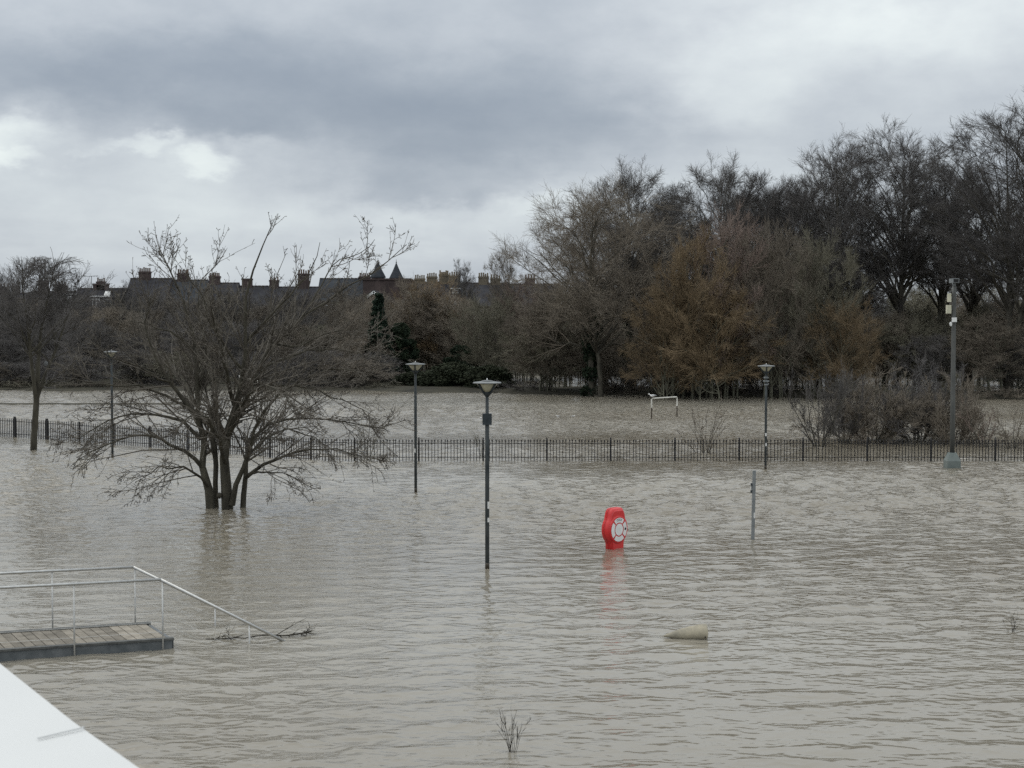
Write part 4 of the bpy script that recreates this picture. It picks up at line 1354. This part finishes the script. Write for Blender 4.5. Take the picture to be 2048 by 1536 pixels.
# ------------------------------------------------------------------ camera mast
def build_mast():
    p = at_z(1904, 936)
    Y = float(p[1])
    root = empty('camera_mast', (p[0], Y, -0.4))
    tag(root, 'tall galvanised mast with surveillance camera and pale boxes at the right', 'mast')
    zo = 0.4
    zt = z_at(572, Y) + zo
    zb = z_at(921, Y) + zo
    zc = z_at(905, Y) + zo
    MB().lathe([(0.088, zc - 0.1), (0.086, zc + 1.5), (0.074, zt - 0.25), (0.074, zt)], 14).build('pole', M['galv_dark'], root, True)
    k = MB()
    a, b = 0.235, 0.12
    vs = [(sx * a, sy * a, 0) for sx, sy in ((-1, -1), (1, -1), (1, 1), (-1, 1))] + [(sx * a, sy * a, zb) for sx, sy in ((-1, -1), (1, -1), (1, 1), (-1, 1))] + \
         [(sx * b, sy * b, zc) for sx, sy in ((-1, -1), (1, -1), (1, 1), (-1, 1))]
    fs = [(0, 1, 5, 4), (1, 2, 6, 5), (2, 3, 7, 6), (3, 0, 4, 7), (4, 5, 9, 8), (5, 6, 10, 9), (6, 7, 11, 10), (7, 4, 8, 11), (8, 9, 10, 11)]
    k.add(vs, fs).build('base_cabinet', M['cabinet'], root)
    h = z_at(566, Y) + zo
    MB().lathe([(0.05, zt + 0.003), (0.06, zt + 0.06), (0.045, h)], 10).build('pan_head', M['galv'], root)
    c0 = z_at(557, Y) + zo
    MB().box(-0.11, 0.11, -0.22, 0.25, h + 0.003, c0).build('camera_housing', M['galv'], root)
    MB().box(-0.085, 0.085, -0.226, -0.222, h + 0.02, c0 - 0.025).build('camera_lens', M['black'], root)
    for (px, y0, y1, w, dx) in ((1899, 587, 604, 0.10, -0.17), (1896.5, 610, 627, 0.15, -0.19)):
        z1, z0 = z_at(y0, Y) + zo, z_at(y1, Y) + zo
        bx = MB().box(dx - w / 2, dx + w / 2, -0.09, 0.06, z0, z1).build('antenna_box', M['cream_plastic'], root)
        MB().box(dx + w / 2 + .002, -0.06, -0.02, 0.02, (z0 + z1) / 2 - 0.03, (z0 + z1) / 2 + 0.03).build('bracket', M['galv'], bx)
    z1, z0 = z_at(635, Y) + zo, z_at(644, Y) + zo
    MB().box(-0.10, 0.05, -0.20, -0.10, z0, z1).build('junction_box', M['white'], root)
    zz = z_at(648, Y) + zo
    d = MB()
    n = 10
    vs = [(-0.14 + 0.04 * math.cos(i * 2 * math.pi / n), y, zz + 0.075 * math.sin(i * 2 * math.pi / n)) for y in (-0.16, -0.10) for i in range(n)]
    fs = [tuple(range(n)), tuple(range(2 * n - 1, n - 1, -1))] + [(i, n + i, n + (i + 1) % n, (i + 1) % n) for i in range(n)]
    d.add(vs, fs).build('sounder', M['white'], root)


build_mast()


# ------------------------------------------------------------------ lifebuoy housing
def build_lifebuoy():
    p = at_z(1229, 1097)
    Y = float(p[1]) + 0.05
    px2m = Y / F
    cz = z_at(1058, Y)
    root = empty('lifebuoy_housing', (p[0], Y, 0), math.radians(46))      # face (local -Y) turned to the right
    tag(root, 'red lifebuoy housing with white ring sticker, bottom touching the flood', 'lifebuoy housing')
    # outline in local x (width) and z, front cover domed
    R = 0.36
    out = []
    tw_top, tw_bot = 0.235, 0.205
    zt, zb = 0.485, -0.60
    def arc(a0, a1, n): return [(R * math.cos(a), R * math.sin(a)) for a in np.linspace(a0, a1, n)]
    aT = math.acos(tw_top / R) - 0.12
    aB = math.acos(tw_bot / R) - 0.12
    out += arc(-aB, aT, 12)
    out += [(tw_top + 0.015, 0.33), (tw_top - 0.01, zt - 0.08), (tw_top - 0.05, zt - 0.02), (tw_top - 0.11, zt)]
    out += [(-(tw_top - 0.11), zt), (-(tw_top - 0.05), zt - 0.02), (-(tw_top - 0.01), zt - 0.08), (-(tw_top + 0.015), 0.33)]
    out += arc(math.pi - aT, math.pi + aB, 12)
    out += [(-tw_bot - 0.01, -0.34), (-tw_bot, zb), (tw_bot, zb), (tw_bot + 0.01, -0.34)]
    o = np.array(out)
    n = len(o)
    levels = [(0.115, 0.90), (0.11, 0.97), (0.08, 1.0), (0.006, 1.0)]       # back shell
    def shell(lv, name, cap_first=True):
        vs, fs = [], []
        for (y, s) in lv:
            for (x, z) in o:
                vs.append((x * s, y, cz + z * s))
        for i in range(len(lv) - 1):
            for j in range(n):
                k = (j + 1) % n
                fs.append((i * n + j, i * n + k, (i + 1) * n + k, (i + 1) * n + j))
        fs.append(tuple(range(n))); fs.append(tuple(range((len(lv) - 1) * n, len(lv) * n))[::-1])
        b = MB().add(vs, fs).build(name, M['red'], root, True)
        for q in (-1, -2): b.data.polygons[q].use_smooth = False
        return b
    shell([(0.10, 0.86), (0.09, 0.95), (0.065, 1.0), (0.006, 1.0)], 'back_shell')
    shell([(0.0, 1.0), (-0.055, 1.0), (-0.085, 0.975), (-0.105, 0.93), (-0.115, 0.86)], 'front_cover')
    # raised ring moulding on the cover
    ring = MB()
    prof = [(0.315, -0.112), (0.305, -0.128), (0.285, -0.135), (0.05, -0.137)]
    vs, fs, m = [], [], 32
    for (r, y) in prof:
        for j in range(m):
            q = j * 2 * math.pi / m
            vs.append((r * math.cos(q), y, cz + r * math.sin(q)))
    for i in range(len(prof) - 1):
        for j in range(m):
            k = (j + 1) % m
            fs.append((i * m + j, i * m + k, (i + 1) * m + k, (i + 1) * m + j))
    fs.append(tuple(range((len(prof) - 1) * m, len(prof) * m)))
    ring.add(vs, fs).build('ring_moulding', M['red'], root)
    # sticker: disc and four arcs
    def sector(a0, a1, r0, r1, y, name, mat, n=10):
        vs = [(r * math.cos(a), y, cz + r * math.sin(a)) for a in np.linspace(a0, a1, n) for r in (r0, r1)]
        fs = [(2 * i, 2 * i + 2, 2 * i + 3, 2 * i + 1) for i in range(n - 1)]
        vs += [(v[0], v[1] + 0.003, v[2]) for v in vs]
        return MB().add(vs, fs).build(name, mat, root)
    ys = -0.1405
    sector(0, 2 * math.pi, 0.0005, 0.135, ys, 'sticker_centre', M['white'], 25)
    top = None
    for k in range(4):
        a = math.pi / 2 * k
        s = sector(a - 0.70, a + 0.70, 0.160, 0.268, ys, 'sticker_arc', M['white'])
        if k == 1: top = s
        if k == 0: right = s
    for r in (0.232, 0.200):
        t = sector(math.pi / 2 - 0.42, math.pi / 2 + 0.42, r, r + 0.013, ys - 0.003, 'print_line', M['galv'])
        t.parent = top
    vs = [(0.215 + 0.030 * math.cos(a), ys - 0.004, cz + 0.030 * math.sin(a)) for a in np.arange(10) * 2 * math.pi / 10]
    MB().add(vs, [tuple(range(10))]).build('latch', M['black'], right)
    MB().tube([(0, 0.02, -0.6), (0, 0.02, cz - 0.5)], 0.045, 10).build('post', M['galv'], root)


build_lifebuoy()


# ------------------------------------------------------------------ grey stake
def build_stake():
    p = at_z(1505.5, 1079)
    Y = float(p[1])
    t = at_y(1508.5, 941, Y)
    root = empty('grey_stake', (p[0], Y, -0.5))
    tag(root, 'slightly leaning grey metal post without a sign, right of the lifebuoy', 'post')
    dx = t[0] - p[0]
    h = t[2]
    s = dx / h
    MB().obox((dx / 2 - s * 0.25, 0, (h + 0.5) / 2 ), (0.036, 0, 0), (0, 0.036, 0), (s * (h + 0.5) / 2, 0, (h + 0.5) / 2)).build('shaft', M['galv'], root)
    for py in (969, 983):
        z = z_at(py, Y)
        MB().box(s * z - 0.075, s * z - 0.0375, -0.03, 0.03, z + 0.5 - 0.03, z + 0.5 + 0.03).build('bracket', M['lamp_paint'], root)
    z = z_at(976, Y)
    MB().box(s * z - 0.062, s * z - 0.0385, -0.02, 0.02, z + 0.5 - 0.045, z + 0.5 + 0.045).build('clip', M['galv'], root)
    z0, z1 = z_at(1036, Y), z_at(1025, Y)
    MB().box(s * z0 + 0.004, s * z0 + 0.034, -0.040, -0.037, z0 + 0.5, z1 + 0.5).build('sticker', M['sticker'], root)


build_stake()


# ------------------------------------------------------------------ landing stage with handrails
def build_landing():
    zd = 0.15                                   # deck level above the flood
    nr = at_z(338, 1277, zd); nl = at_z(0, 1300, zd)
    u = nr - nl; u[2] = 0; u /= np.linalg.norm(u)
    fr = at_z(293, 1248, zd)
    v = np.array([-u[1], u[0], 0])
    w = float(np.dot(fr - nr, v))
    back = float(np.dot(fr - nr, u))            # the end is cut on the skew
    root = empty('landing_stage', (nr[0], nr[1], 0))
    tag(root, 'timber landing stage with stainless handrails sinking into the flood', 'landing stage')
    L = 7.0
    def P(a, b, z): return u * a + v * b + np.array([0, 0, z])
    pitch, gap = 0.150, 0.012
    rng = np.random.default_rng(4)
    n = int(L / pitch)
    for i in range(n):
        a1 = -0.02 - i * pitch
        a0 = a1 - pitch + gap
        t = back / w
        z1 = zd + rng.normal(0, 0.0015)
        vs = []
        for z in (z1 - 0.03, z1):
            vs += [P(a0, 0.02, z), P(a1, 0.02, z), P(a1 + t * (w - .04), w - 0.02, z), P(a0 + t * (w - .04), w - 0.02, z)]
        MB().add(vs, [(3, 2, 1, 0), (4, 5, 6, 7), (0, 1, 5, 4), (1, 2, 6, 5), (2, 3, 7, 6), (3, 0, 4, 7)]).build('plank', M['deck'], root)
    for b in (0.0, w):
        e = MB()
        o = back if b else 0
        c = P(-L / 2 + o + 0.02, b + (-0.03 if b == 0 else 0.03), zd - 0.20)
        e.obox(c, u * (L / 2 + 0.02), v * 0.035, (0, 0, 0.185))
        e.build('edge_beam', M['fascia'], root)
        e = MB().obox(P(-L / 2 + o + 0.03, b + (-0.034 if b == 0 else 0.034), zd + 0.004), u * (L / 2 + 0.04), v * 0.05, (0, 0, 0.016))
        e.build('edge_trim', M['galv_dark'], root)
    m = MB().obox(P(0.045 + back / 2, w / 2, zd - 0.12), u * 0.03 , (v * w + u * back) / 2 * 0.97, (0, 0, 0.10))
    m.build('end_beam', M['fascia'], root)
    # rails
    zr = 1.07
    def rail(b, corner_px, far):
        zr = 1.07
        if not far:                             # posts stand outside the edge beam
            zr = min(np.linspace(0.9, 1.15, 60), key=lambda q: abs(float(np.dot(at_z(*corner_px, q) - np.array([nr[0], nr[1], 0]), v)) + 0.085))
        c = at_z(*corner_px, zr) - np.array([nr[0], nr[1], 0])
        a = float(np.dot(c, u)); bb = float(np.dot(c, v))
        end = P(a + 2.12, bb, -0.12)
        pts = [P(a - 7, bb, zr + 0.03), P(a, bb, zr), end]
        MB().tube(pts[:2], 0.024, 10).build('handrail', M['steel'], root, True)
        MB().tube([P(a - 0.005, bb, zr), end], 0.024, 10).build('stair_rail', M['steel'], root, True)
        ps = []
        for k in range(6):
            pa = a + 0.02 - k * (1.32 if not far else 1.30)
            if pa < a - 6.5: break
            MB().tube([P(pa, bb, -0.35), P(pa, bb, zr - 0.02 + 0.004 * k)], 0.014 if k == 0 or not far else 0.013, 8).build('rail_post', M['steel_dull'], root, True)
        pa = a + (1.36 if not far else 1.32)
        MB().tube([P(pa, bb, -0.4), P(pa, bb, zr - (pa - a) * (zr + 0.12) / 2.12 - 0.02)], 0.014, 8).build('rail_post', M['steel_dull'], root, True)
        for i in range(5):
            z = 0.28 + i * 0.15
            MB().tube([P(a - 6.6, bb, z), P(a + 0.02, bb, z)], 0.0028, 4).build('wire', M['steel_dull'], root)
            if z - 0.10 > 0.2:
                pe = a + 0.02 + (z + 0.02) / (zr + 0.12) * 2.12
                MB().tube([P(a + 0.02, bb, z), P(pe, bb, -0.02)], 0.0028, 4).build('wire', M['steel_dull'], root)
    rail(0, (322, 1159), False)
    rail(1, (267, 1134), True)
    # drift caught on the stair rail
    rng = np.random.default_rng(12)
    c0, c1 = at_z(412, 1284), at_z(622, 1269)
    pts = [c0 + (c1 - c0) * t + np.array([0, rng.normal(0, .04), 0.02 + rng.uniform(0, .03)]) for t in np.linspace(0, 1, 9)]
    P0 = np.array([resample(pts, 12)]); R0 = np.linspace(0.010, 0.018, 12)[None] * np.array([0.7])
    P1, R1 = children(rng, P0, R0, 20, 0.02, 1, 45, 20, 0, .4, 5, up=-0.02, wob=.22, rr=.7, rmin=.005, absolute=0.30, flat=0.22)
    P2, R2 = children(rng, P1, R1, 4, 0.1, 1, 45, 20, 0, .4, 3, up=0.0, wob=.25, rr=.7, rmin=.005, absolute=0.16, flat=0.4)
    org = np.array([pts[4][0], pts[4][1], 0.0])
    o = link('drift_branch', tubes_mesh('drift_branch', [(P0 - org, R0, 5), (P1 - org, R1, 4), (P2 - org, R2, 3)]), None, M['debris'], org)
    tag(o, 'dark drift branch caught at the sunken foot of the handrail', 'branch')


build_landing()


# ------------------------------------------------------------------ white parapet of the viewpoint
def build_parapet():
    zt = H - 0.45
    a, b, c = at_z(0, 1316, zt), at_z(160, 1441, zt), at_z(300, 1538, zt)
    d = nrm((a - c)[None])[0]; d[2] = 0
    nn = np.array([-d[1], d[0], 0])             # to the left of the edge
    if nn[0] > 0: nn = -nn
    root = empty('balcony_parapet', (float(c[0]), float(c[1]), 0))
    tag(root, 'white blurred balcony parapet coping in the lower left corner', 'parapet')
    edge = [c - d * 3.5, c, b, a, a + d * 0.9, a + d * 2.4]
    edge = [e - np.array([c[0], c[1], 0]) for e in edge]
    for e in edge: e[2] = 0
    vs, fs = [], []
    W = 0.62
    for e in edge:
        for (o, z) in ((0.0, zt - 0.05), (0.0, zt - 0.008), (0.008, zt), (W, zt + 0.006), (W, zt - 0.05)):
            q = e + nn * o
            vs.append((q[0], q[1], z))
    k = 5
    for i in range(len(edge) - 1):
        for j in range(k):
            j2 = (j + 1) % k
            fs.append((i * k + j, i * k + j2, (i + 1) * k + j2, (i + 1) * k + j))
    fs.append(tuple(range(k))[::-1]); fs.append(tuple((len(edge) - 1) * k + j for j in range(k)))
    MB().add(vs, fs).build('coping', M['coping'], root)
    vs = []
    for e in (edge[0], edge[-1]):
        for (o, z) in ((0.04, -1.4), (W - 0.04, -1.4), (W - 0.04, zt - 0.052), (0.04, zt - 0.052)):
            q = e + nn * o
            vs.append((q[0], q[1], z))
    MB().add(vs, [(0, 1, 5, 4), (1, 2, 6, 5), (2, 3, 7, 6), (3, 0, 4, 7), (3, 2, 1, 0), (4, 5, 6, 7)]).build('wall', M['coping'], root)
    s0, s1 = at_z(76, 1482, zt), at_z(168, 1460, zt)
    off = np.array([c[0], c[1], 0])
    t = nrm((s1 - s0)[None])[0]; q = np.array([-t[1], t[0], 0]) * 0.0011
    up_ = np.array([0, 0, 0.0030])
    MB().obox((s0 + s1) / 2 - off + up_, (s1 - s0) / 2, q, (0, 0, 0.0006)).build('joint', M['seam'], root)


build_parapet()


# ------------------------------------------------------------------ goals, float, gulls, small far things
def build_small():
    def goal(pa, pb, top, label, seed, depth_b=None):
        A, B = at_z(*pa), at_z(*pb)
        root = empty('goal_frame', (A[0], A[1], 0))
        tag(root, label, 'goal', 'flooded goal frames')
        b = B - A
        zt = top
        cut = zt * 0.55
        for k, q in enumerate((np.zeros(3), b)):
            o = MB().tube([q + np.array([0, 0, -0.6]), q + np.array([0, 0, cut])], 0.035, 8).build('upright', M['goal_rust'], root)
            MB().tube([q + np.array([0, 0, cut]), q + np.array([0, 0, zt - 0.06]), q + b * (0.03 if k == 0 else -0.03) + np.array([0, 0, zt])], 0.037, 8).build('painted_top', M['goal_white'], o)
        MB().tube([b * 0.03 + np.array([0, 0, zt]), b * 0.97 + np.array([0, 0, zt])], 0.035, 8).build('crossbar', M['goal_white'], root)
        return root, A, b
    zt = 5.07 - (797 - HZ) / F * float(at_z(1303, 838)[1])
    _, A, b = goal((1303, 838), (1354, 834), zt, 'small white goal frame in the flooded field with a gull on its corner', 1)
    gA = A + np.array([0.05, 0, zt + 0.035])
    zt2 = 5.07 - (758.5 - HZ) / F * float(at_z(481, 792)[1])
    _, A2, b2 = goal((481, 792), (515, 791), zt2, 'small goal frame seen through the wide bare tree', 2)
    gB = A2 + np.array([0.02, 0, zt2 + 0.035])

    def gull(pos, ang, label, scale=1.0, swim=False):
        root = empty('gull', pos, ang)
        tag(root, label, 'gull', 'gulls on the flood')
        s = scale
        body = MB()
        zc = 0.10 * s if not swim else 0.03 * s
        prof = [(-0.20, .008, .02), (-0.15, .03, .03), (-0.05, .062, .02), (0.04, .07, .0), (0.10, .055, .02), (0.135, .036, .06), (0.16, .032, .085), (0.185, .036, .10), (0.21, .03, .10), (0.225, .012, .095)]
        n = 10
        vs, fs = [], []
        for (x, r, dz) in prof:
            for j in range(n):
                q = j * 2 * math.pi / n
                vs.append((x * s, r * s * math.cos(q), zc + (dz + r * 0.95 * math.sin(q)) * s))
        for i in range(len(prof) - 1):
            for j in range(n):
                k = (j + 1) % n
                fs.append((i * n + j, i * n + k, (i + 1) * n + k, (i + 1) * n + j))
        fs.append(tuple(range(n))[::-1]); fs.append(tuple((len(prof) - 1) * n + j for j in range(n)))
        body.add(vs, fs).build('body', M['gull'], root, True)
        for sy in (-1, 1):
            w = MB()
            vs = [(0.07, .066, .045), (0.03, .074, .005), (-0.12, .05, .012), (-0.24, .018, .03), (-0.10, .045, .065)]
            vs = [(a * s, sy * b_ * s, zc + c * s) for a, b_, c in vs] + [(a * s, sy * (b_ - .012) * s, zc + c * s) for a, b_, c in vs]
            w.add(vs, [(0, 1, 2, 3, 4), (9, 8, 7, 6, 5)] + [(i, 5 + i, 5 + (i + 1) % 5, (i + 1) % 5) for i in range(5)])
            w.build('wing', M['gull_grey'], root)
            if not swim:
                MB().tube([(0.01 * s, sy * 0.025 * s, 0), (0.0, sy * 0.025 * s, zc - 0.03 * s)], 0.006 * s, 5).build('leg', M['gull_dark'], root)
        MB().tube([(-0.17 * s, 0, zc + .022 * s), (-0.27 * s, 0, zc + .03 * s)], [0.018 * s, 0.006 * s], 5).build('tail', M['gull_dark'], root)
        MB().tube([(0.222 * s, 0, zc + .095 * s), (0.27 * s, 0, zc + .088 * s)], [0.011 * s, 0.003 * s], 5).build('beak', M['pot_buff'], root)

    gull(gA, math.radians(180), 'gull perched on the left corner of the white goal frame', 1.0)
    gull(gB, math.radians(250), 'gull perched on the goal frame seen through the wide tree', 1.0)
    for (px, py, a, lab) in ((1116, 833, 170, 'left of the two gulls swimming in the flooded field'), (1146, 833, 20, 'right of the two gulls swimming in the flooded field'),
                             (962, 837, 100, 'gull swimming just left of the near lamp pole')):
        p = at_z(px, py)
        gull((p[0], p[1], 0), math.radians(a), lab, 0.5, True)

    # tapered pale float
    p = at_z(1372, 1280)
    Y = float(p[1])
    m_ = Y / F
    prof = [(-46, 0.5), (-40, 2.6), (-25, 7.5), (-8, 12.0), (10, 15.2), (28, 17.0), (41, 17.4), (43.5, 16.6), (44, 15.0)]
    n = 18
    vs, fs = [], []
    root = empty('tapered_float', (p[0], Y + 0.12, 0.055), math.radians(4))
    tag(root, 'pale beige tapered drum lying half sunk in the near water', 'float')
    for (a, r) in prof:
        for j in range(n):
            q = j * 2 * math.pi / n
            zc = (a + 46) / 90 * 0.055 - 0.01
            vs.append((a * m_, r * m_ * math.cos(q), zc + r * m_ * 0.95 * math.sin(q)))
    for i in range(len(prof) - 1):
        for j in range(n):
            k = (j + 1) % n
            fs.append((i * n + j, i * n + k, (i + 1) * n + k, (i + 1) * n + j))
    fs.append(tuple(range(n))[::-1]); fs.append(tuple((len(prof) - 1) * n + j for j in range(n)))
    MB().add(vs, fs).build('body', M['float'], root, True)
    for (a, dz) in ((38, -0.035),):
        r = np.interp(a, [q[0] for q in prof], [q[1] for q in prof]) * m_
        MB().obox((a * m_, -r * 0.985, (a + 46) / 90 * 0.055 + dz - 0.03), (0.007, 0, 0), (0, 0.006, 0), (0, 0, 0.014)).build('bolt_hole', M['black'], root)

    # far bank: pale cabinet and round sign
    Y = 128.0
    x = x_at(578, Y)
    root = empty('utility_cabinet', (x, Y, 0.2))
    tag(root, 'pale grey utility cabinet on the far bank behind the wide tree', 'cabinet')
    z1 = z_at(749, Y) - 0.2
    MB().box(-0.22, 0.22, -0.2, 0.2, -0.1, z1).build('body', M['galv'], root)
    MB().box(-0.25, 0.25, -0.23, 0.23, z1 + 0.002, z1 + 0.05).build('lid', M['white'], root)
    Y = 118.0
    x = x_at(91, Y)
    root = empty('round_sign', (x, Y, -0.2))
    tag(root, 'small round pale sign on a post behind the slim left tree', 'sign')
    zc = z_at(727, Y) + 0.2
    MB().tube([(0, 0.03, -0.2), (0, 0.03, zc)], 0.03, 8).build('post', M['galv_dark'], root)
    n = 20
    vs = [(0.17 * math.cos(q), y, zc + 0.17 * math.sin(q)) for y in (-0.02, 0.0) for q in np.arange(n) * 2 * math.pi / n]
    MB().add(vs, [tuple(range(n)), tuple(range(2 * n - 1, n - 1, -1))] + [(i, n + i, n + (i + 1) % n, (i + 1) % n) for i in range(n)]).build('disc', M['galv'], root)


build_small()
SC.cycles.max_bounces = 4
SC.cycles.diffuse_bounces = 2
SC.cycles.glossy_bounces = 2
SC.cycles.use_denoising = False
